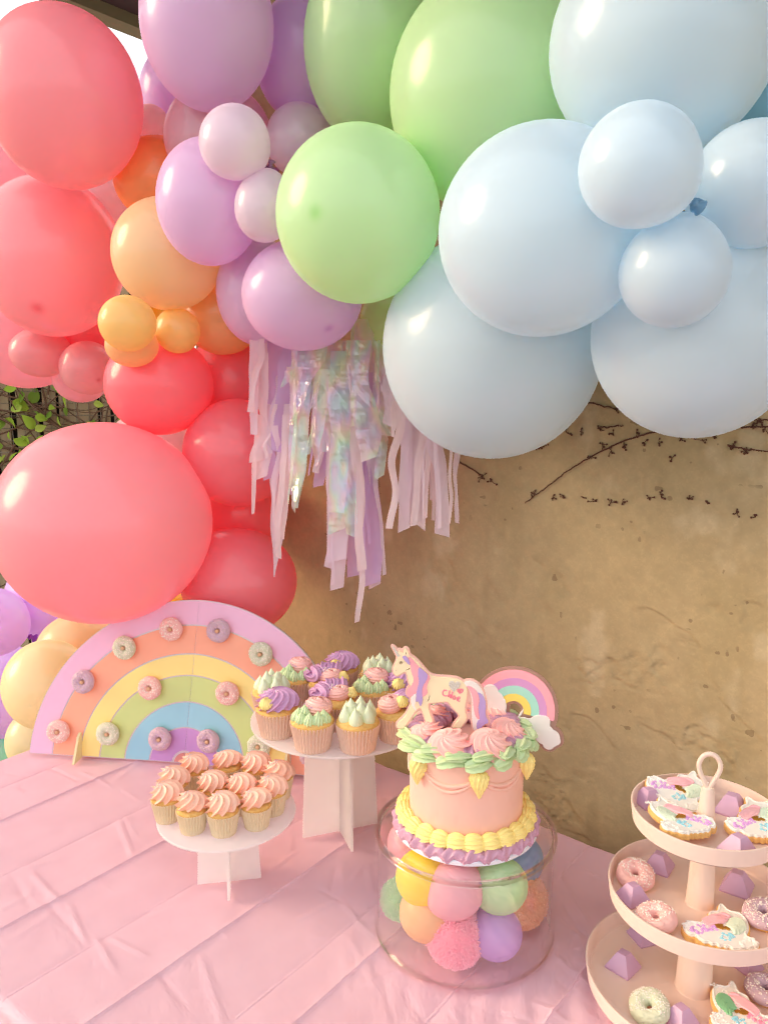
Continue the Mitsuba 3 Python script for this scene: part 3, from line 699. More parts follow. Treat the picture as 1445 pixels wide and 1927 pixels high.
# ---------------------------------------------------------------- frosted stands
scene['frosted'] = {'type': 'principledthin', 'base_color': rgb((.965, .95, .95)), 'roughness': .5, 'diff_trans': 1.0, 'spec_trans': .30, 'eta': 1.3}
solid('frosted_edge', (.86, .80, .78), .35)
def cross_stand(label, o, ang, R, h, w0, w1, arch):
    key = thing('cake_stand', label, 'stand', 'frosted acrylic stands with crossed legs')
    disc = lathe([(1e-4, h - .004), (R - .001, h - .004), (R, h - .003), (R, h - .001), (R - .001, h), (1e-4, h)], 96)
    part(key, 'plate', mikit.ply(xf(mov(o), disc), 'frosted', smooth=40))
    for k in (0, 1):
        hh = h - .0045
        tp = [(w1 + (w0 - w1) * s ** .8 * 0 + (w0 - w1) * (1 - s), hh * s) for s in np.linspace(0, .80, 9)]
        wt = tp[-1][0]
        tp += [(wt - arch * (1 - math.cos(a)), hh * .80 + hh * .20 * math.sin(a)) for a in np.linspace(.2, math.pi / 2, 7)]
        poly = Polygon([(x, z) for x, z in tp] + [(-x, z) for x, z in tp[::-1]])
        halves = [poly] if k == 0 else [poly.intersection(sbox(.0022, -1, 1, 1)), poly.intersection(sbox(-1, -1, -.0022, 1))]
        for hp in halves:
            m = xf(mov(o) @ rotz(ang + k * math.pi / 2) @ rotx(math.pi / 2) @ mov(0, 0, -.002), prism(hp, .004))
            part(key, 'leg_panel', mikit.ply(m, 'frosted'))
    return key
SS = np.array([-.246, 1.140, TABLE + .003]); TS = np.array([-.0767, 1.2825, TABLE + .003])
cross_stand('low round frosted stand with crossed legs, holding the peach cupcakes', SS, math.atan2(.009, .052), .107, .120, .050, .044, .010)
cross_stand('tall round frosted stand with crossed legs, holding the large cupcakes', TS, math.atan2(.023, .064), .152, .215, .069, .060, .022)

# ---------------------------------------------------------------- peach mini cupcakes
SW = [swirl(.0240, .0250, 9, 1.7, .21, .32, seed=s) for s in (1, 2, 3)] + [swirl(.0248, .0225, 8, 1.9, .22, .22, seed=4), swirl(.0236, .0275, 10, 1.5, .20, .40, seed=6)]
SWP = [mikit.ply(m, smooth=45) for m in SW]
WRP = mikit.ply(wrapper(.0192, .0252, .036, 30, .055), smooth=False)
SPG = mikit.ply(lathe([(.0165, .001), (.0175, .002), (.0230, .032), (.0243, .036), (.0225, .0405), (.014, .0425), (1e-4, .043)], 40), smooth=True)
def toppts(m, zmin):
    v = m[0]; return v[(v[:, 2] > zmin) & (v[:, 0] < .006)]
SPR = [mikit.ply(specks(toppts(m, .016), .0007, 9 + i, 60)) for i, m in enumerate(SW)]
MG = 'peach mini cupcakes on the low frosted stand'
for i, (u, v, lb) in enumerate([(316, 1541, 'peach mini cupcake at the front left edge of the low stand'), (363, 1562, 'peach mini cupcake in the front row, second from the left'),
        (421, 1566, 'peach mini cupcake in the middle of the front row, nearest the camera'), (483, 1554, 'peach mini cupcake farthest right in the front row'),
        (512, 1528, 'peach mini cupcake in the second row at the right edge'), (328, 1513, 'peach mini cupcake in the second row at the left edge'),
        (402, 1520, 'peach mini cupcake standing in the middle left of the low stand'), (456, 1526, 'peach mini cupcake in the middle of the low stand, half hidden'),
        (524, 1499, 'peach mini cupcake in the back row farthest right'), (366, 1484, 'peach mini cupcake in the back row farthest left'),
        (430, 1478, 'peach mini cupcake in the back row, in front of the purple band'), (483, 1483, 'peach mini cupcake in the back row, in front of the green band')]):
    P = pix(u, v, .1235)
    k = thing('mini_cupcake', lb, 'cupcake', MG)
    M = mov(P) @ rotz(.35 * math.sin(i * 2.3)) @ scl(.94 + .02 * math.sin(i * 4.1))
    part(k, 'wrapper', WRP, 'paper_cream', M); part(k, 'sponge', SPG, 'sponge', M)
    T = M @ mov(0, 0, .0385) @ roty(.16 * math.sin(i * 1.7) - .08) @ rotx(.13 * math.cos(i * 2.9)) @ rotz(.5 * math.sin(i * 5.1))
    part(k, 'icing', SWP[i % 5], 'icing_peach', T); part(k, 'sprinkles', SPR[i % 5], 'sprinkle_silver', T, kind='stuff')

# ---------------------------------------------------------------- large cupcakes
WRL = mikit.ply(wrapper(.0275, .0345, .043, 36, .050), smooth=False)
SPL = mikit.ply(lathe([(.0245, .001), (.0262, .002), (.0325, .038), (.0342, .043), (.031, .049), (.020, .052), (1e-4, .053)], 44), smooth=True)
KS = mikit.ply(kiss(.0108, .027), smooth=True); KG = mikit.ply(kiss(.0105, .021, 11, .15), smooth=50); KY = mikit.ply(kiss(.0118, .017, 14, .12), smooth=50)
RO = mikit.ply(rosette(.0245, .024, 1.7, .52, 15, .09), smooth=60); SL = mikit.ply(swirl(.0325, .029, 12, 1.7, .14, .10, seed=8), smooth=45); SLs = mikit.ply(swirl(.021, .022, 9, 1.5, .18, .10, seed=4), smooth=45)
RU = mikit.ply(ruffle(.040, .019, 3.5), smooth=50)
SPc = mikit.ply(specks(np.random.default_rng(3).uniform(-1, 1, (90, 3)) * [.014, .008, .002], .0008, 4, 90))
LG = 'large decorated cupcakes on the tall frosted stand'
def big_cupcake(u, v, kind, rot, label, s=1.0):
    P = pix(u, v, .219 + .043); P = P - EZ * .043
    k = thing('cupcake', label, 'cupcake', LG)
    face = math.atan2(P[0], P[1])
    M = mov(P) @ rotz(-face) @ scl(s)
    part(k, 'wrapper', WRL, 'paper_pink', M @ rotz(rot)); part(k, 'sponge', SPL, 'sponge', M)
    D = M @ mov(0, 0, .046) @ rotz(rot)
    g_ = np.random.default_rng(int(u))
    if kind == 'kisses':
        for j in range(6):
            a = j * math.pi / 3 + .3
            part(k, 'mint_kiss', KS, 'icing_mint', D @ mov(.0205 * math.cos(a), .0205 * math.sin(a), .001) @ rotz(g_.uniform(0, 6)) @ scl(g_.uniform(.93, 1.08), None, g_.uniform(.95, 1.15) * 1.0))
        for j in range(3):
            a = j * 2.1 + 1
            part(k, 'mint_kiss', KS, 'icing_mint', D @ mov(.0095 * math.cos(a), .0095 * math.sin(a), .009) @ rotz(a) @ scl(g_.uniform(.95, 1.08)))
        part(k, 'sprinkles', SPc, 'sprinkle_silver', D @ mov(.004, -.004, .026) @ scl(.7, .7, 1), kind='stuff')
    elif kind == 'star_rose':
        part(k, 'pink_rosette', RO, 'icing_pink', D @ mov(.009, .009, .002) @ scl(1.2) @ roty(.25))
        for j, a in enumerate((-3.0, -2.45, -1.85, -1.25, -.7)):
            part(k, 'green_star', KG, 'icing_green', D @ mov(.0225 * math.cos(a), .0225 * math.sin(a), .000) @ rotz(g_.uniform(0, 6)) @ scl(g_.uniform(.92, 1.08)))
        part(k, 'green_star', KG, 'icing_green', D @ mov(-.013, -.004, .006))
        part(k, 'sprinkles', SPc, 'sprinkle_lilac', D @ mov(-.003, -.001, .022) @ roty(.2), kind='stuff')
    elif kind == 'purple':
        part(k, 'purple_swirl', SL, 'icing_purple', D @ mov(.002, 0, 0) @ roty(-.08))
        part(k, 'yellow_star', KY, 'icing_yellow', D @ mov(-.016, -.019, .011) @ rotx(.5) @ roty(-.3))
        part(k, 'sprinkles', SPc, 'sprinkle_silver', D @ mov(-.010, -.002, .025) @ roty(-.25), kind='stuff')
    elif kind == 'rose_star':
        part(k, 'pink_rosette', RO, 'icing_pink', D @ mov(-.008, -.006, .001) @ scl(1.08) @ rotx(.12))
        part(k, 'purple_ruffle', RU, 'icing_purple', D @ mov(.016, .010, .004) @ rotz(-1.0) @ scl(1.1, 1.1, 1.2))
        part(k, 'yellow_star', KY, 'icing_yellow', D @ mov(.008, -.010, .016) @ rotx(.35))
        part(k, 'sprinkles', SPc, 'sprinkle_silver', D @ mov(-.004, .004, .024), kind='stuff')
    elif kind == 'streak':
        part(k, 'pink_rosette', RO, 'icing_pink', D @ mov(.007, -.004, .001) @ scl(1.12, 1.0, 1.0) @ rotx(.1))
        part(k, 'purple_ruffle', RU, 'icing_purple', D @ mov(-.014, .006, .004) @ rotz(.7) @ scl(1.15, 1.2, 1.2))
        part(k, 'purple_ruffle', RU, 'icing_purple', D @ mov(.0, .016, .006) @ rotz(.1) @ scl(1.1, 1.2, 1.2))
        part(k, 'yellow_star', KY, 'icing_yellow', D @ mov(.024, -.006, .008) @ roty(.35))
        part(k, 'sprinkles', SPc, 'sprinkle_white', D @ mov(-.001, -.002, .024) @ scl(1.2), kind='stuff')
big_cupcake(521, 1333, 'purple', 0.0, 'purple swirl cupcake with a yellow star at the front left of the tall stand')
big_cupcake(588, 1357, 'star_rose', 0.05, 'cupcake with green stars and pink icing at the front of the tall stand')
big_cupcake(673, 1359, 'kisses', 0.1, 'mint green kisses cupcake at the front of the tall stand, nearest the cake')
big_cupcake(746, 1341, 'rose_star', 0.0, 'pink rosette cupcake with a yellow star, beside the front hoof of the unicorn')
big_cupcake(630, 1320, 'streak', 0.1, 'pink and lilac cupcake in the middle of the tall stand')
big_cupcake(699, 1298, 'star_rose', 0.1, 'green star and pink rosette cupcake right behind the mint kisses one')
big_cupcake(512, 1302, 'kisses', 0.6, 'mint kisses cupcake at the left edge, behind the purple swirl one')
big_cupcake(557, 1276, 'star_rose', .15, 'green star and pink rosette cupcake in the back row at left')
big_cupcake(617, 1287, 'streak', -.1, 'pink and purple cupcake with a yellow star in the third row')
big_cupcake(641, 1256, 'purple', .3, 'purple ruffled cupcake with a yellow star at the very back of the tall stand', .95)
big_cupcake(712, 1270, 'kisses', .3, 'mint kisses cupcake at the back right, left of the unicorn horn')
big_cupcake(758, 1295, 'purple', .4, 'purple cupcake partly hidden behind the neck of the unicorn')
# ---------------------------------------------------------------- clear cake stand filled with balloons
GC = np.array([.1165, 1.040, TABLE + .003])
GR, GH = .129, .152
scene['clear_wall'] = {'type': 'thindielectric', 'int_ior': 1.45}
scene['clear_solid'] = {'type': 'dielectric', 'int_ior': 1.45, 'specular_transmittance': rgb((.90, .85, .83))}
gs = thing('clear_cylinder', 'clear acrylic drum cake stand filled with small balloons and pompoms', 'stand')
a_ = np.linspace(0, 2 * np.pi, 129)[:-1]
def ring_lathe(prof): 
    prof = list(prof); return lathe(prof + prof[:1], 128)
part(gs, 'side_wall', mikit.ply(xf(mov(GC), lathe([(GR, .006), (GR, GH - .006)], 128)), 'clear_wall', smooth=True))
part(gs, 'inner_wall', mikit.ply(xf(mov(GC), lathe([(GR - .005, .006), (GR - .005, GH - .006)], 128)), 'clear_wall', smooth=True))
def rounded(r0, r1, z0, z1, b): return [(r0 + b, z0), (r1 - b, z0), (r1, z0 + b), (r1, z1 - b), (r1 - b, z1), (r0 + b, z1), (r0, z1 - b), (r0, z0 + b)]
part(gs, 'rim', mikit.ply(xf(mov(GC), ring_lathe(rounded(GR - .0062, GR + .0006, GH - .006, GH + .003, .0018))), 'clear_solid', smooth=40))
part(gs, 'base_ring', mikit.ply(xf(mov(GC), ring_lathe(rounded(GR - .0052, GR + .0003, .000, .0045, .0016))), 'clear_solid', smooth=40))
part(gs, 'lid', mikit.ply(xf(mov(GC), lathe([(1e-4, GH + .0005), (GR - .0057, GH + .0005)], 128)), 'clear_wall', smooth=True))
FG = 'small balloons inside the clear drum'
def inner(u, v, rpx, t, col, label, neck=None):
    c = pixt(u, v, t); r = rpx / FPX * t
    d = np.array([c[0] - GC[0], c[1] - GC[1]]); lim = GR - r - .0075; L = np.linalg.norm(d)
    if L > lim: c = np.array([GC[0] + d[0] * lim / L, GC[1] + d[1] * lim / L, c[2]])
    c[2] = min(max(c[2], GC[2] + r + .004), GC[2] + GH - r - .002)
    put_balloon('small_balloon', col, c, np.array(neck if neck else (.3, -.8, .3)), r, r * 1.04, label, FG)
inner(768, 1640, 52, 1.06, 'sun', 'bright yellow balloon in the drum, upper left')
inner(851, 1687, 54, 1.03, 'baby', 'pale pink balloon in the drum, front and centre', (.75, .1, .62))
inner(953, 1668, 51, 1.05, 'pistachio', 'pistachio green balloon in the drum, upper right', (.6, -.2, .75))
inner(772, 1742, 53, 1.06, 'apricot', 'orange balloon in the drum, lower left')
inner(950, 1776, 50, 1.05, 'grape', 'purple balloon in the drum, lower right')
inner(1004, 1612, 46, 1.17, 'denim', 'denim blue balloon at the back right of the drum')
inner(742, 1580, 44, 1.19, 'pink', 'hot pink balloon at the back left of the drum')
inner(880, 1640, 42, 1.24, 'apricot', 'orange balloon at the back of the drum, barely visible')
def pompom_mesh(R, seed, n=5200):
    g_ = np.random.default_rng(seed)
    d = g_.normal(size=(n, 3)); d /= np.linalg.norm(d, axis=1, keepdims=True)
    e = g_.normal(size=(n, 3)); e -= d * (e * d).sum(1, keepdims=True); e /= np.linalg.norm(e, axis=1, keepdims=True)
    f_ = np.cross(d, e); w = R * .024
    tip = d * R * (1 + g_.normal(0, .030, (n, 1))) + e * w * g_.normal(0, 1.0, (n, 1)); base = d * R * .62
    V = np.stack([base + e * w * .6, base - e * .3 * w + f_ * w * .52, base - e * .3 * w - f_ * w * .52, tip + e * w, tip - e * w * .5 + f_ * w * .86, tip - e * w * .5 - f_ * w * .86], 1).reshape(-1, 3)
    tri = np.array([[0, 1, 4], [0, 4, 3], [1, 2, 5], [1, 5, 4], [2, 0, 3], [2, 3, 5], [3, 4, 5]])
    return V, (tri[None] + (np.arange(n) * 6)[:, None, None]).reshape(-1, 3)
for nm, c in (('pink', (.95, .54, .64)), ('green', (.46, .80, .52)), ('peach', (.90, .55, .34)), ('grey', (.34, .32, .40))): solid('yarn_' + nm, c, .8, .2, sheen=.5)
PY = mikit.ply(pompom_mesh(1.0, 3))
for u, v, rp, t, cn, lb in [(851, 1792, 57, 1.045, 'pink', 'fluffy pink pompom at the bottom front of the drum'), (728, 1692, 38, 1.15, 'green', 'fluffy mint pompom against the left side of the drum'),
                            (1004, 1722, 52, 1.15, 'peach', 'fluffy peach pompom against the right side of the drum'), (893, 1716, 44, 1.15, 'grey', 'dark grey violet pompom deep in the middle of the drum')]:
    c = pixt(u, v, t); r = rp / FPX * t
    d = c[:2] - GC[:2]; lim = GR - r * 1.05 - .006; L = np.linalg.norm(d)
    if L > lim: c[:2] = GC[:2] + d * lim / L
    c[2] = max(c[2], GC[2] + r * 1.0 + .001)
    k = thing('pompom', lb, 'pompom', 'yarn pompoms inside the clear drum')
    part(k, 'yarn_core', mikit.ply(trimesh.creation.icosphere(subdivisions=3, radius=r * .86)), 'yarn_' + cn, mov(c))
    part(k, 'yarn', PY, 'yarn_' + cn, mov(c) @ scl(r), kind='stuff')

# ---------------------------------------------------------------- the cake
CB = GC + EZ * (GH + .006)
ck = thing('unicorn_cake', 'tall round pink cake with green ruffles, yellow shell border and purple petals', 'cake')
solid('board_white', (.74, .72, .80), .4); solid('fondant_pink', (.88, .50, .40), .42)
def buttercream_bump(p, n, uv): return mikit.fbm(p.x * 70, p.y * 70, p.z * 30, 3)
scene['buttercream'] = {'type': 'twosided', 'bsdf': {'type': 'bumpmap', 'arbitrary': mikit.proc(buttercream_bump, 8e-4), 'scale': .0012, 'bsdf': {'type': 'principled', 'base_color': rgb((.84, .50, .41)), 'roughness': .42}}}
part(ck, 'cake_board', mikit.ply(xf(mov(CB), lathe([(1e-4, 0), (.100, 0), (.1022, .002), (.1022, .006), (.100, .008), (1e-4, .008)], 96)), 'board_white', smooth=40))
CT = .135   # top of the cake above the drum's rim
part(ck, 'sponge_body', mikit.ply(xf(mov(CB), lathe([(.0795, .008), (.0800, .05), (.0800, CT - .006), (.0785, CT - .002), (.075, CT), (1e-4, CT)], 128)), 'buttercream', smooth=50))
def around(phi, r, z):
    """a frame on the cake: x along its rim, y outwards, z up; phi 0 faces the camera, positive to the right"""
    f0 = math.atan2(GC[0], GC[1])
    o = np.array([math.sin(phi - f0 * 0), -math.cos(phi), 0]); xx = np.array([math.cos(phi), math.sin(phi), 0])
    return frame(xx, o, EZ, CB + o * r + EZ * z)
s_ = np.linspace(0, 1, 18)
def arc_path(L, r, lift=.0):
    a = (s_ - .5) * L / r
    return np.stack([r * np.sin(a), r * np.cos(a) - r, lift * np.sin(s_ * np.pi)], -1)
bulge = lambda p: np.clip(np.sin(np.pi * np.clip(s_ * .96 + .02, 0, 1)), .0, 1) ** p
crg = np.random.default_rng(4)
SH = [mikit.ply(rope(arc_path(.0245, .09), .0128 * (.45 + .55 * bulge(.6)), 15, .13, i * .2, 64), smooth=50) for i in range(2)]
for i in range(24):
    part(ck, 'shell', SH[i % 2], 'icing_yellow', around(i / 24 * 2 * np.pi + .02, .0865, .0235) @ scl(crg.uniform(.96, 1.06), crg.uniform(.95, 1.05), crg.uniform(.95, 1.08)) @ rotx(crg.uniform(-.15, .15)))
def petal(seed):
    n, m_ = 24, 9
    s = np.linspace(0, 1, n)[:, None]; q = np.linspace(-1, 1, m_)[None]
    w = .0085 * np.sin(np.pi * np.clip(s * .9 + .08, 0, 1)) ** .7
    x = .034 * (s - .5) + 0 * q; y = w * q + .003 * np.sin(s * 7)
    z = .004 + .0055 * (1 - q ** 2) * np.sin(np.pi * s) + .0022 * np.sin(s * 15 + q * 2.5 + seed) * (.4 + .6 * np.abs(q))
    top = np.stack([x, y, z], -1); v, f = grid_mesh(top)
    bot = top.copy(); bot[..., 2] -= .0042; v2, f2 = grid_mesh(bot)
    edge = np.concatenate([top[:, :1], bot[:, :1]], 1), np.concatenate([top[:, -1:], bot[:, -1:]], 1)
    return join([(v, f), (v2, f2[:, ::-1]), grid_mesh(edge[0]), grid_mesh(edge[1]), grid_mesh(np.stack([top[0], bot[0]])), grid_mesh(np.stack([top[-1], bot[-1]]))])
PT = [mikit.ply(petal(i * 1.3), smooth=50) for i in range(3)]
part(ck, 'petal_base', mikit.ply(xf(mov(CB), lathe([(.080, .0082), (.0975, .0082), (.0985, .0105), (.095, .015), (.080, .017)], 96)), 'icing_mauve', smooth=True))
for i in range(24):
    part(ck, 'purple_petal', PT[i % 3], 'icing_mauve', around(i / 24 * 2 * np.pi, .0935, .0085) @ rotz(.30) @ rotx(-.35 + crg.uniform(-.1, .1)) @ scl(1.05, 1.25, 1.5))
# swags and drops
DROPS = [math.radians(5 + 60 * k) for k in range(6)]
for k in range(6):
    for sag, rr in ((.014, .0031), (.022, .0028)):
        s = np.linspace(0, 1, 26); ph = DROPS[k] + s * math.pi / 3
        z = CT - .022 - sag * np.sin(np.pi * s) ** .9
        P = CB + np.stack([.0805 * np.sin(ph), -.0805 * np.cos(ph), z], -1)
        part(ck, 'swag', mikit.ply(rope(P, rr * (.7 + .3 * np.sin(np.pi * s)), n=10), 'buttercream', smooth=True))
sd = np.linspace(0, 1, 26)
dp = np.stack([0 * sd, .0045 * np.sin(sd * 2.2), -.037 * sd], -1)
DRP = mikit.ply(rope(dp, 0.0128 * np.interp(sd, [0, .08, .25, .5, .72, .9, 1], [.45, .8, 1.0, .80, .42, .20, .04]), 12, .14, sd * 1.0, 60), smooth=50)
for k, ph in enumerate(DROPS):
    part(ck, 'yellow_drop', DRP, 'icing_yellow', around(ph, .0815, CT - .010) @ rotx(.05) @ rotz(crg.uniform(-.3, .3)))
# green ruffles round the top edge, three leaves in each
gl = np.linspace(0, 1, 22)
def green_leaf(k):
    path = np.stack([.047 * (gl - .5), .002 * np.sin(gl * 5 + k), .004 * np.sin(gl * np.pi)], -1)
    return rope(path, .0098 * np.interp(gl, [0, .1, .4, .75, 1], [.55, .85, 1, .6, .06]), 6, .36, gl * (.7 if k % 2 else -.5), 72, .55)
GL = [mikit.ply(green_leaf(k), smooth=45) for k in range(3)]
for i in range(15):
    ph = i / 15 * 2 * np.pi + .12
    for j in range(2):
        part(ck, 'green_ruffle', GL[(i + j) % 3], 'icing_green', around(ph + j * .12, .0800 + .004 * (1 - j), CT - .0005 + .0065 * j) @ rotz(-.25 + crg.uniform(-.12, .12)) @ roty(.18 if j else .05) @ rotx(-.5 * (1 - j)))
# rosettes and purple ruffles on the top
RS = [mikit.ply(swirl(.0225, .0175, 9, 1.9, .19, .25, seed=s), smooth=45) for s in (11, 12)]
for i, (ph, r) in enumerate([(-27, .060), (25, .060), (76, .058), (-76, .058), (128, .058), (178, .058), (-128, .058)]):
    part(ck, 'pink_rosette', RS[i % 2], 'icing_pink', around(math.radians(ph), r + .001, CT + .007) @ rotx(-.35) @ rotz(i * 1.1) @ scl(1.22 if abs(ph) < 30 else 1.08))
PR = [mikit.ply(ruffle(.046, .023, w), smooth=50) for w in (4.0, 4.5)]
for i, ph in enumerate((-1, 51, 102, 153, -50, -102, -153, 120, -120, 166)):
    part(ck, 'purple_ruffle', PR[i % 2], 'icing_mauve', around(math.radians(ph), .062 if i < 7 else .050, CT + .001) @ rotz(.2) @ scl(1.0, .9, .65 if abs(ph) < 70 else .9))

# ---------------------------------------------------------------- cake toppers
def plane_map(o, nrm):
    nrm = np.asarray(nrm, float); nrm /= np.linalg.norm(nrm)
    x = np.cross(EZ, nrm); x /= np.linalg.norm(x); y = np.cross(nrm, x)
    M = frame(x, y, nrm, np.asarray(o, float))
    def to2(u, v):
        d = ray(u, v); P = CAM + d * (((M[:3, 3] - CAM) @ nrm) / (d @ nrm)) - M[:3, 3]
        return np.array([P @ x, P @ y])
    return M, to2
UM, u2 = plane_map(CB + np.array([-.005, -.018, CT]), (-.14, -1, .06))
def zp(pts): return np.array([u2(720 + x / 7.225, 1200 + y / 7.225) for x, y in pts])
def zpoly(pts, n=2): return Polygon(chaikin(zp(pts), n)).buffer(0)
for nm, c, ro in (('topper_cream', (.90, .75, .50), .35), ('topper_pink', (.92, .40, .46), .3), ('topper_lilac', (.48, .33, .64), .3), ('topper_white', (.86, .78, .74), .3), ('topper_edge', (.84, .52, .44), .3), ('topper_line', (.22, .12, .05), .5),
                  ('topper_name', (.86, .24, .34), .3), ('topper_teal', (.40, .74, .62), .3), ('topper_yellow', (.92, .72, .16), .3), ('topper_purple', (.66, .32, .60), .3), ('topper_cloud', (.84, .80, .77), .3)): solid(nm, c, ro)
def glit(p, n, uv): return mikit.mix((.62, .55, .50), (.95, .92, .88), mikit.cell_rand(p.x * 1400, p.y * 1400, p.z * 1400))
solid('glitter', mikit.proc(glit), .25, metallic=.5)
body = [(205, 258), (185, 340), (150, 400), (145, 450), (165, 505), (205, 520), (255, 485), (312, 455), (338, 520), (352, 600), (400, 700), (440, 790), (400, 880), (352, 990), (290, 1090), (215, 1150), (192, 1190), (200, 1228), (285, 1242), (315, 1190), (380, 1100), (440, 1000), (515, 940), (560, 1050), (600, 1180), (650, 1225), (708, 1235),
        (672, 1110), (628, 1000), (612, 884), (700, 888), (880, 862), (908, 900), (960, 960), (1052, 1060), (1040, 1110), (955, 1200), (945, 1325), (1012, 1348), (1042, 1250), (1120, 1150), (1147, 1080), (1112, 990), (1128, 880), (1152, 760), (1147, 680), (1100, 610), (1020, 560), (900, 545), (760, 540), (660, 520), (600, 480), (450, 300), (352, 240), (345, 180), (312, 145), (286, 165), (290, 212), (252, 205), (225, 165), (207, 200)]
tailw = [(1095, 612), (1160, 588), (1230, 595), (1310, 650), (1365, 740), (1400, 880), (1400, 980), (1330, 1100), (1300, 1240), (1275, 1300), (1230, 1260), (1208, 1060), (1218, 860), (1175, 705), (1120, 650)]
maneA = [(340, 232), (420, 300), (480, 385), (625, 490), (655, 545), (612, 620), (600, 700), (622, 745), (570, 792), (530, 800), (500, 720), (440, 760), (372, 805), (322, 772), (335, 700), (400, 640), (430, 560), (392, 470), (378, 350)]
maneB = [(488, 385), (560, 440), (618, 492), (608, 560), (552, 640), (537, 720), (542, 785), (548, 850), (520, 935), (495, 880), (482, 850), (452, 875), (463, 760), (470, 690), (500, 600), (482, 500)]
fore = [(265, 248), (318, 232), (366, 300), (377, 372), (340, 340), (290, 290)]
maneW = [(462, 700), (452, 850), (432, 930), (478, 1005), (420, 965), (378, 865), (390, 790)]
tailP = [(1135, 648), (1200, 660), (1290, 730), (1322, 850), (1290, 960), (1328, 1115), (1270, 1095), (1235, 970), (1225, 800), (1180, 705)]
tailL = [(1282, 722), (1372, 790), (1408, 900), (1392, 1050), (1450, 1155), (1372, 1180), (1332, 1245), (1272, 1235), (1282, 1130), (1327, 1115), (1294, 960), (1325, 850)]
hornp = [(128, 122), (150, 132), (242, 245), (204, 268)]
S_ = {k: zpoly(p, n) for k, p, n in (('body', body, 1), ('tw', tailw, 2), ('ma', maneA, 2), ('mb', maneB, 1), ('fo', fore, 2), ('mw', maneW, 2), ('tp', tailP, 2), ('tl', tailL, 1))}
S_['horn'] = Polygon(zp(hornp))
ut = thing('unicorn_topper', 'cream unicorn plaque with pink and lilac mane and piped name standing on the cake', 'cake topper')
back = unary_union(list(S_.values())).buffer(.0024).buffer(.002).buffer(-.002)
def lay(parent, name, poly, z0, th, mt, bev=.0005, label=None):
    return part(parent, name, mikit.ply(xf(UM @ mov(0, 0, z0), prism(poly, th, bev)), mt), label=label)
bk = lay(ut, 'backing', back, -.0055, .004, 'topper_edge')
bd = lay(ut, 'body', S_['body'], -.0014, .0026, 'topper_cream')
lay(ut, 'tail', S_['tw'], -.0014, .0022, 'topper_white')
tl_ = lay(ut, 'tail_lock', S_['tp'], .0009, .0014, 'topper_pink', .0003); lay(ut, 'tail_lock', S_['tl'].difference(S_['tp']), .0009, .0012, 'topper_lilac', .0003)
lay(ut, 'mane_lock', S_['mw'], .0013, .0010, 'topper_white', .0003); lay(ut, 'mane_lock', S_['ma'], .0013, .0016, 'topper_pink', .0004)
lay(ut, 'mane_lock', S_['mb'], .0030, .0010, 'topper_lilac', .0003); lay(ut, 'mane_lock', S_['fo'], .0030, .0010, 'topper_lilac', .0003)
lay(ut, 'horn', S_['horn'], -.0014, .0030, 'glitter', .0004)
th_ = np.linspace(0, 2 * np.pi, 60)[:-1]
hx, hy = 16 * np.sin(th_) ** 3, 13 * np.cos(th_) - 5 * np.cos(2 * th_) - 2 * np.cos(3 * th_) - np.cos(4 * th_)
heart = Polygon(zp([(975 + x * 5.0 + y * .8, 652 - y * 5.4 + x * .5) for x, y in zip(hx, hy)])).buffer(0)
lay(ut, 'heart', heart, .0013, .0018, 'glitter', .0006)
def stroke(parent, name, pts, r, mt, z=.0016, n=2):
    P = chaikin(zp(pts), n, False); P3 = np.column_stack([P, np.full(len(P), z)])
    part(parent, name, mikit.ply(xf(UM, rope(P3, r, n=8)), mt, smooth=True))
# the piped name and its little heart
for pts in ([(872, 720), (850, 706), (822, 722), (814, 750), (824, 780), (850, 790), (876, 784)],                                   # C
            [(915, 712), (902, 752), (889, 806), (896, 790), (912, 768), (926, 770), (922, 792), (912, 812)],                        # h
            [(952, 728), (942, 780), (930, 822)],                                                                                      # l
            [(985, 792), (966, 790), (954, 810), (960, 834), (980, 838), (992, 818), (986, 796)],                                      # o
            [(1014, 832), (1040, 830), (1052, 814), (1036, 800), (1016, 814), (1010, 840), (1026, 860), (1050, 856)]):                 # e
    stroke(ut, 'letter', pts, .0009, 'topper_name', .0018)
for pts in ([(1050, 752), (1022, 728), (1024, 700), (1046, 700), (1052, 718), (1064, 694), (1090, 700), (1086, 730), (1050, 752)], [(1052, 722), (1050, 740)]):
    stroke(ut, 'little_heart', pts, .0010, 'topper_name', .0018)
for pts in ([(228, 336), (240, 356), (258, 354), (272, 334)], [(234, 322), (240, 340)], [(248, 318), (248, 338)], [(262, 322), (256, 340)], [(184, 450), (196, 444)], [(322, 436), (350, 434), (372, 408)], [(640, 785), (634, 825), (614, 862)], [(316, 200), (320, 226)]):
    stroke(ut, 'drawn_line', pts, .00045, 'topper_line', .0014 if pts[0][0] != 640 else .0014)

RM_, r2 = plane_map(CB + np.array([.098, .020, CT + .03]), (-.30, -1, .05))
def zr(pts): return np.array([r2(700 + x / 3.905, 1190 + y / 3.905) for x, y in pts])
rt = thing('rainbow_topper', 'pastel rainbow plaque with two white clouds leaning behind the unicorn', 'cake topper')
def arcband(R1, R0, a0=-14, a1=205, extra=None):
    a = np.radians(np.linspace(a0, a1, 60))
    o = [(1038 + R1 * math.cos(t), 582 - R1 * math.sin(t)) for t in a]; i = [(1038 + R0 * math.cos(t), 582 - R0 * math.sin(t)) for t in a[::-1]]
    return Polygon(zr(o + i)).buffer(0)
def cloud(bl): return unary_union([Polygon(zr([(x + r * math.cos(t), y + r * math.sin(t)) for t in np.linspace(0, 2 * np.pi, 40)[:-1]])) for x, y, r in bl])
c1 = cloud([(870, 440, 58), (838, 500, 60), (900, 500, 70), (930, 545, 60), (880, 570, 58), (945, 590, 42), (955, 510, 28)])
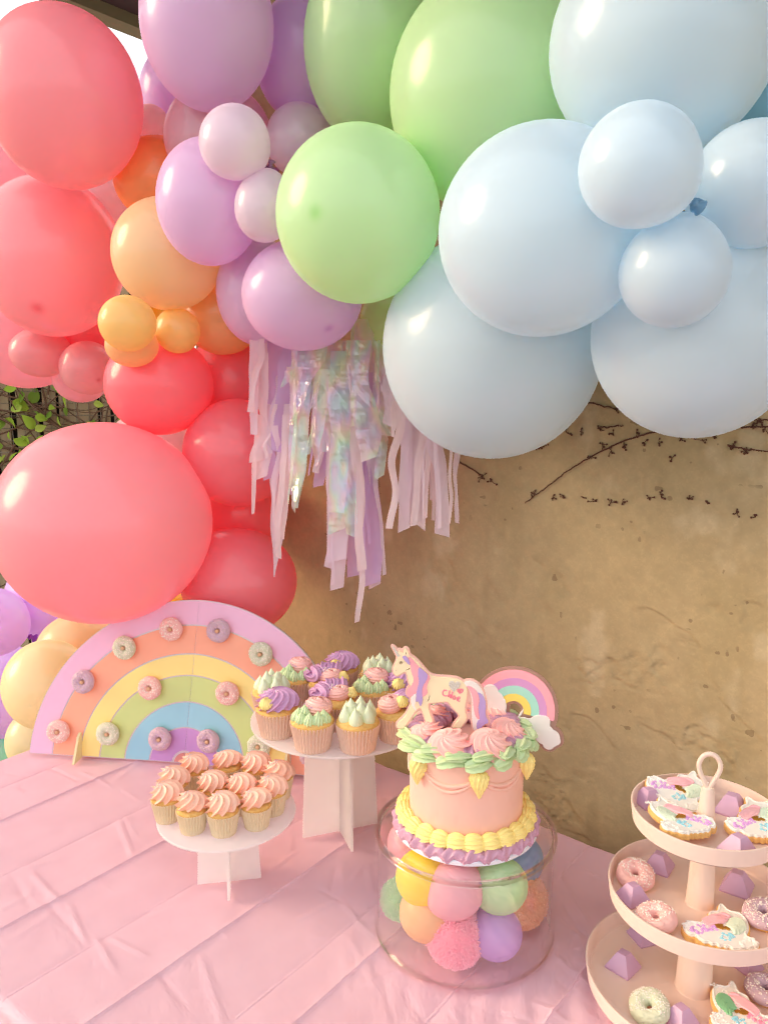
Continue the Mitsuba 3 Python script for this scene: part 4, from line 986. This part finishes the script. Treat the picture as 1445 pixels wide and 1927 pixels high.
c2 = cloud([(1112, 672, 50), (1150, 690, 60), (1225, 690, 84), (1180, 735, 50), (1268, 750, 72), (1318, 780, 64), (1300, 815, 46), (1358, 800, 28), (1260, 660, 50)])
bands = [(306, 246, 'topper_pink'), (246, 190, 'topper_purple'), (190, 130, 'topper_teal'), (130, 76, 'topper_yellow')]
scene['topper_acrylic'] = {'type': 'principledthin', 'base_color': rgb((.80, .60, .52)), 'roughness': .2, 'diff_trans': .9, 'spec_trans': .45, 'eta': 1.4}
part(rt, 'backing', mikit.ply(xf(RM_ @ mov(0, 0, -.0045), prism(unary_union([arcband(306, 76, -22, 210), c1, c2]).buffer(.0045), .003, .0005)), 'topper_acrylic'))
for R1, R0, mt in bands: part(rt, 'band', mikit.ply(xf(RM_ @ mov(0, 0, -.0013), prism(arcband(R1, R0), .0016, .0003)), mt))
part(rt, 'cloud', mikit.ply(xf(RM_ @ mov(0, 0, .0005), prism(c1, .0018, .0005)), 'topper_cloud')); part(rt, 'cloud', mikit.ply(xf(RM_ @ mov(0, 0, .0005), prism(c2, .0018, .0005)), 'topper_cloud'))
so = CB + np.array([.052, .030, CT])
part(rt, 'stick', mikit.ply(rope([so - EZ * .03, RM_[:3, 3] + RM_[:3, 0] * -.012 - RM_[:3, 2] * .0035 + EZ * .005], .0018, n=8), 'topper_cloud'))

# ---------------------------------------------------------------- three tier tray
TG = np.array([.4005, .903, TABLE + .003])
solid('blush_enamel', (.79, .61, .52), .42, .4)
tt = thing('tiered_tray', 'pale blush three tier tray with a loop handle at the right edge', 'tray')
def tray(R, z, h):
    return lathe([(1e-4, z - .004), (R - .006, z - .004), (R - .002, z - .001), (R + .001, z + h - .001), (R + .0005, z + h), (R - .0012, z + h), (R - .0032, z + .004), (R - .006, z), (1e-4, z)], 128)
TZ = (.012, .133, .241); TR = (.1355, .1120, .0890)
for R, z in zip(TR, TZ): part(tt, 'tray', mikit.ply(xf(mov(TG), tray(R, z, .021)), 'blush_enamel', smooth=40))
part(tt, 'column', mikit.ply(xf(mov(TG), lathe([(.0235, .012), (.0222, .0135), (.0180, TZ[1] - .004)], 48)), 'blush_enamel', smooth=50))
part(tt, 'column', mikit.ply(xf(mov(TG), lathe([(.0178, TZ[1]), (.0166, TZ[1] + .0015), (.0130, TZ[2] - .004)], 48)), 'blush_enamel', smooth=50))
part(tt, 'post', mikit.ply(xf(mov(TG), lathe([(.0120, TZ[2]), (.0112, TZ[2] + .0015), (.0074, TZ[2] + .048), (.0060, TZ[2] + .0505), (1e-4, TZ[2] + .0505)], 48)), 'blush_enamel', smooth=50))
lp = [(0, 0, .288), (-.004, 0, .296), (-.0118, 0, .312), (-.0128, 0, .322), (-.008, 0, .332), (0, 0, .3355), (.008, 0, .332), (.0128, 0, .322), (.0118, 0, .312), (.004, 0, .296), (0, 0, .288)]
part(tt, 'loop_handle', mikit.ply(xf(mov(TG) @ rotz(-.25), rope(chaikin(np.array(lp), 3, False), .0030, n=14)), 'blush_enamel', smooth=True))
part(tt, 'foot', mikit.ply(xf(mov(TG), lathe([(1e-4, 0), (.10, 0), (.10, .0085), (1e-4, .0085)], 64)), 'blush_enamel', smooth=40))

def on_tray(u, v, k, up=0.0): return pix(u, v, .003 + TZ[k] + up)
# chocolate gems
solid('gem_chocolate', (.56, .35, .52), .45)
def gem_mesh():
    b = np.array([(-1, -1), (1, -1), (1, 1), (-1, 1)]) * .0155; t_ = np.array([(-1, -1), (1, -1), (1, 1), (-1, 1)]) * .0058 + (.001, .0005)
    pts = np.vstack([np.column_stack([b, [0] * 4]), np.column_stack([b * 1.02, [.0022] * 4]), np.column_stack([t_, [.0205, .0205, .0198, .0205]])])
    return trimesh.convex.convex_hull(pts)
GM = mikit.ply(gem_mesh())
for u, v, k, a, s, lb in [(1220, 1512, 2, .3, 1.0, 'purple chocolate gem on the top tray at the left, behind the front cookie'), (1376, 1527, 2, .9, 1.12, 'purple chocolate gem on the top tray right of the post'),
        (1388, 1605, 2, .5, 1.05, 'purple chocolate gem at the front rim of the top tray'), (1240, 1634, 1, .95, 1.05, 'purple chocolate gem on the middle tray behind the left pink donut'),
        (1190, 1693, 1, .4, 1.0, 'purple chocolate gem at the left rim of the middle tray, between two pink donuts'), (1386, 1673, 1, .95, 1.15, 'purple chocolate gem on the middle tray right of the column'),
        (1172, 1822, 0, .75, 1.1, 'purple chocolate gem alone at the left of the bottom tray'), (1212, 1766, 0, .3, 1.1, 'purple chocolate gem on the bottom tray half hidden under the middle one'),
        (1280, 1925, 0, .5, 1.05, 'purple chocolate gem at the bottom edge of the picture'), (1404, 1820, 0, .5, 1.0, 'purple chocolate gem peeking out below the middle tray at the right')]:
    key = thing('chocolate_gem', lb, 'chocolate', 'purple chocolate gems on the tiered tray')
    part(key, '', GM, 'gem_chocolate', mov(on_tray(u, v, k, .0004)) @ rotz(a) @ scl(s))
TGp = 'sprinkled mini donuts on the tiered tray'
for u, v, k, col, tx, ty, rz, lb in [(1196, 1648, 1, 'pink', .30, .12, .4, 'pink sprinkled donut at the left of the middle tray, tilted against a gem'), (1234, 1730, 1, 'pink', .10, .18, 2.0, 'pink sprinkled donut at the front left rim of the middle tray'),
        (1437, 1722, 1, 'lilac', .1, .1, 3.0, 'lilac sprinkled donut at the right edge on the middle tray'), (1222, 1897, 0, 'mint', .22, .25, 1.2, 'mint sprinkled donut on the bottom tray'), (1440, 1864, 0, 'lilac', .1, .1, 4.0, 'lilac sprinkled donut at the right edge on the bottom tray')]:
    donut(mov(on_tray(u, v, k, .0108)) @ rotx(tx) @ roty(-ty) @ rotz(rz) @ scl(1.0), col, lb, 'sprinkle_white', TGp, 'tray_donut')
# unicorn head cookies
solid('biscuit', (.80, .50, .18), .6)
for nm, c in (('pink', (.90, .48, .52)), ('mint', (.66, .76, .60)), ('purple', (.66, .34, .68)), ('teal', (.30, .62, .72)), ('magenta', (.86, .30, .42)), ('deepgreen', (.22, .50, .26))): solid('royal_' + nm, c, .35)
solid('gold_leaf', (.62, .33, .07), .3, metallic=.8)
z7 = lambda x, y: (1270 + x / 6.714, 1640 + y / 6.714)
CO = [(85, 665), (110, 622), (190, 600), (270, 612), (322, 622), (335, 575), (420, 545), (418, 492), (470, 478), (533, 480), (540, 398), (585, 384), (640, 420), (688, 478), (800, 490), (900, 560), (938, 640), (948, 720), (905, 795), (1000, 830), (1062, 890), (1072, 945),
      (1030, 965), (1000, 950), (960, 975), (905, 962), (850, 988), (790, 972), (740, 985), (690, 940), (650, 952), (610, 925), (565, 940), (520, 905), (470, 918), (425, 880), (370, 890), (325, 850), (300, 845), (262, 795), (210, 800), (160, 775), (118, 735)]
ctr = on_tray(*z7(560, 720), 1, .012)
def cz(pts): return np.array([(on_tray(*z7(x, y), 1, .012) - ctr)[:2] for x, y in pts])
ckp = Polygon(chaikin(cz(CO), 1)).buffer(0)
CK = {}
CK['biscuit'] = (mikit.ply(prism(ckp.buffer(.0008), .0075, .0010)), 'biscuit')
ice_ = ckp.buffer(-.0006)
CK['white_icing'] = (mikit.ply(xf(mov(0, 0, .0072), prism(ice_, .0028, .0011))), 'icing_white')
ring = np.array(ckp.buffer(-.0026).exterior.coords)
CK['piped_border'] = (mikit.ply(rope(np.column_stack([ring, np.full(len(ring), .0098)]), .0012, n=8), smooth=True), 'icing_white')
def strokes(curves, r, lob=0):
    return mikit.ply(join([rope(np.column_stack([(q := chaikin(cz(c), 2, False)), np.full(len(q), .0100) + .0012 * np.sin(np.linspace(0, 3.14, len(q)))]), r * (.35 + .65 * np.sin(np.linspace(.25, 2.9, len(q)))), lob, .15, 0, 14) for c in curves]), smooth=50)
def flowers(c, n, rx, ry, r, seed):
    g_ = np.random.default_rng(seed); out = []
    for _ in range(n):
        a, d = g_.uniform(0, 6.28), g_.uniform(0, 1) ** .5
        p = cz([(c[0] + rx * d * math.cos(a), c[1] + ry * d * math.sin(a))])[0]
        out.append(xf(mov(p[0], p[1], .0088) @ rotz(g_.uniform(0, 6)) @ scl(g_.uniform(.8, 1.15)), kiss(r, r * 1.1, 6, .25, 24, 8)))
    return mikit.ply(join(out), smooth=45)
CK['pink_mane'] = (strokes([[(345, 610), (450, 570), (560, 590), (640, 560)], [(360, 630), (460, 590), (570, 605), (660, 570)], [(390, 665), (500, 632), (600, 635), (660, 610)], [(400, 585), (500, 560), (600, 560)], [(370, 650), (480, 610), (600, 620), (690, 580)], [(420, 680), (520, 650), (620, 640)], [(540, 545), (620, 540), (700, 575)]], .0024), 'royal_pink')
CK['mint_mane'] = (strokes([[(690, 600), (800, 600), (880, 660), (890, 740)], [(680, 620), (790, 620), (860, 675), (870, 750)], [(660, 660), (780, 660), (820, 710), (825, 775)], [(665, 700), (770, 705), (780, 760)], [(670, 640), (780, 640), (840, 690), (850, 760)], [(650, 680), (750, 680), (800, 730), (800, 790)], [(700, 720), (760, 740), (760, 790)]], .0024), 'royal_mint')
CK['purple_flowers'] = (flowers((360, 720), 30, 185, 62, .0026, 2), 'royal_purple')
CK['teal_flowers'] = (flowers((655, 815), 18, 95, 50, .0024, 3), 'royal_teal')
CK['white_flowers'] = (flowers((190, 650), 22, 90, 40, .0022, 4), 'icing_white')
CK['white_scrolls'] = (flowers((930, 880), 26, 110, 60, .0021, 5), 'icing_white')
CK['white_dots'] = (flowers((800, 530), 12, 110, 30, .0017, 6), 'icing_white')
CK['gold_flakes'] = (mikit.ply(join([xf(mov(*cz([(x, y)])[0], .0112) @ rotz(a), trimesh.creation.box((.006, .0032, .0012))) for x, y, a in ((540, 680, .3), (590, 690, 1.0), (620, 715, .2), (660, 720, 2.2), (560, 705, 2.5))])), 'gold_leaf')
CG = 'decorated unicorn head cookies on the tiered tray'
def cookie(u, v, k, M, label, swap=None, name='cookie'):
    key = thing('cookie', label, 'cookie', CG)
    for nm, (sh, mt) in CK.items():
        if nm in ('white_scrolls', 'white_dots'): continue
        part(key, nm, sh, (swap or {}).get(nm, mt), mov(on_tray(u, v, k, 0)) @ M)
    for nm in ('white_scrolls', 'white_dots'):
        part(key, nm, *CK[nm], mov(on_tray(u, v, k, 0)) @ M)
MIR = scl(-1, 1, 1)
pc0 = z7(560, 720)
d_ = {}
cookie(*pc0, 1, mov(on_tray(*pc0, 1, .012) - on_tray(*pc0, 1, 0)) @ mov(0, 0, -.0115), 'white unicorn cookie with pink, purple and mint mane on the middle tray')
cookie(1272, 1512, 2, mov(0, .004, .010) @ rotx(.32) @ rotz(-.38) @ scl(.92), 'unicorn cookie at the back of the top tray, partly hidden by the post')
cookie(1284, 1570, 2, mov(0, 0, .012) @ rotx(.06) @ roty(.10) @ rotz(-.10) @ MIR @ scl(.90), 'unicorn cookie with its horn to the left at the front of the top tray', {'teal_flowers': 'royal_teal', 'pink_mane': 'royal_pink'})
cookie(1420, 1566, 2, mov(0, 0, .006) @ rotx(.15) @ rotz(.25) @ scl(.92), 'unicorn cookie cut off at the right edge of the top tray')
cookie(1400, 1930, 0, mov(0, 0, .004) @ rotx(.10) @ rotz(-.55) @ MIR, 'unicorn cookie with a deep green mane on the bottom tray', {'mint_mane': 'royal_deepgreen', 'purple_flowers': 'royal_magenta'})
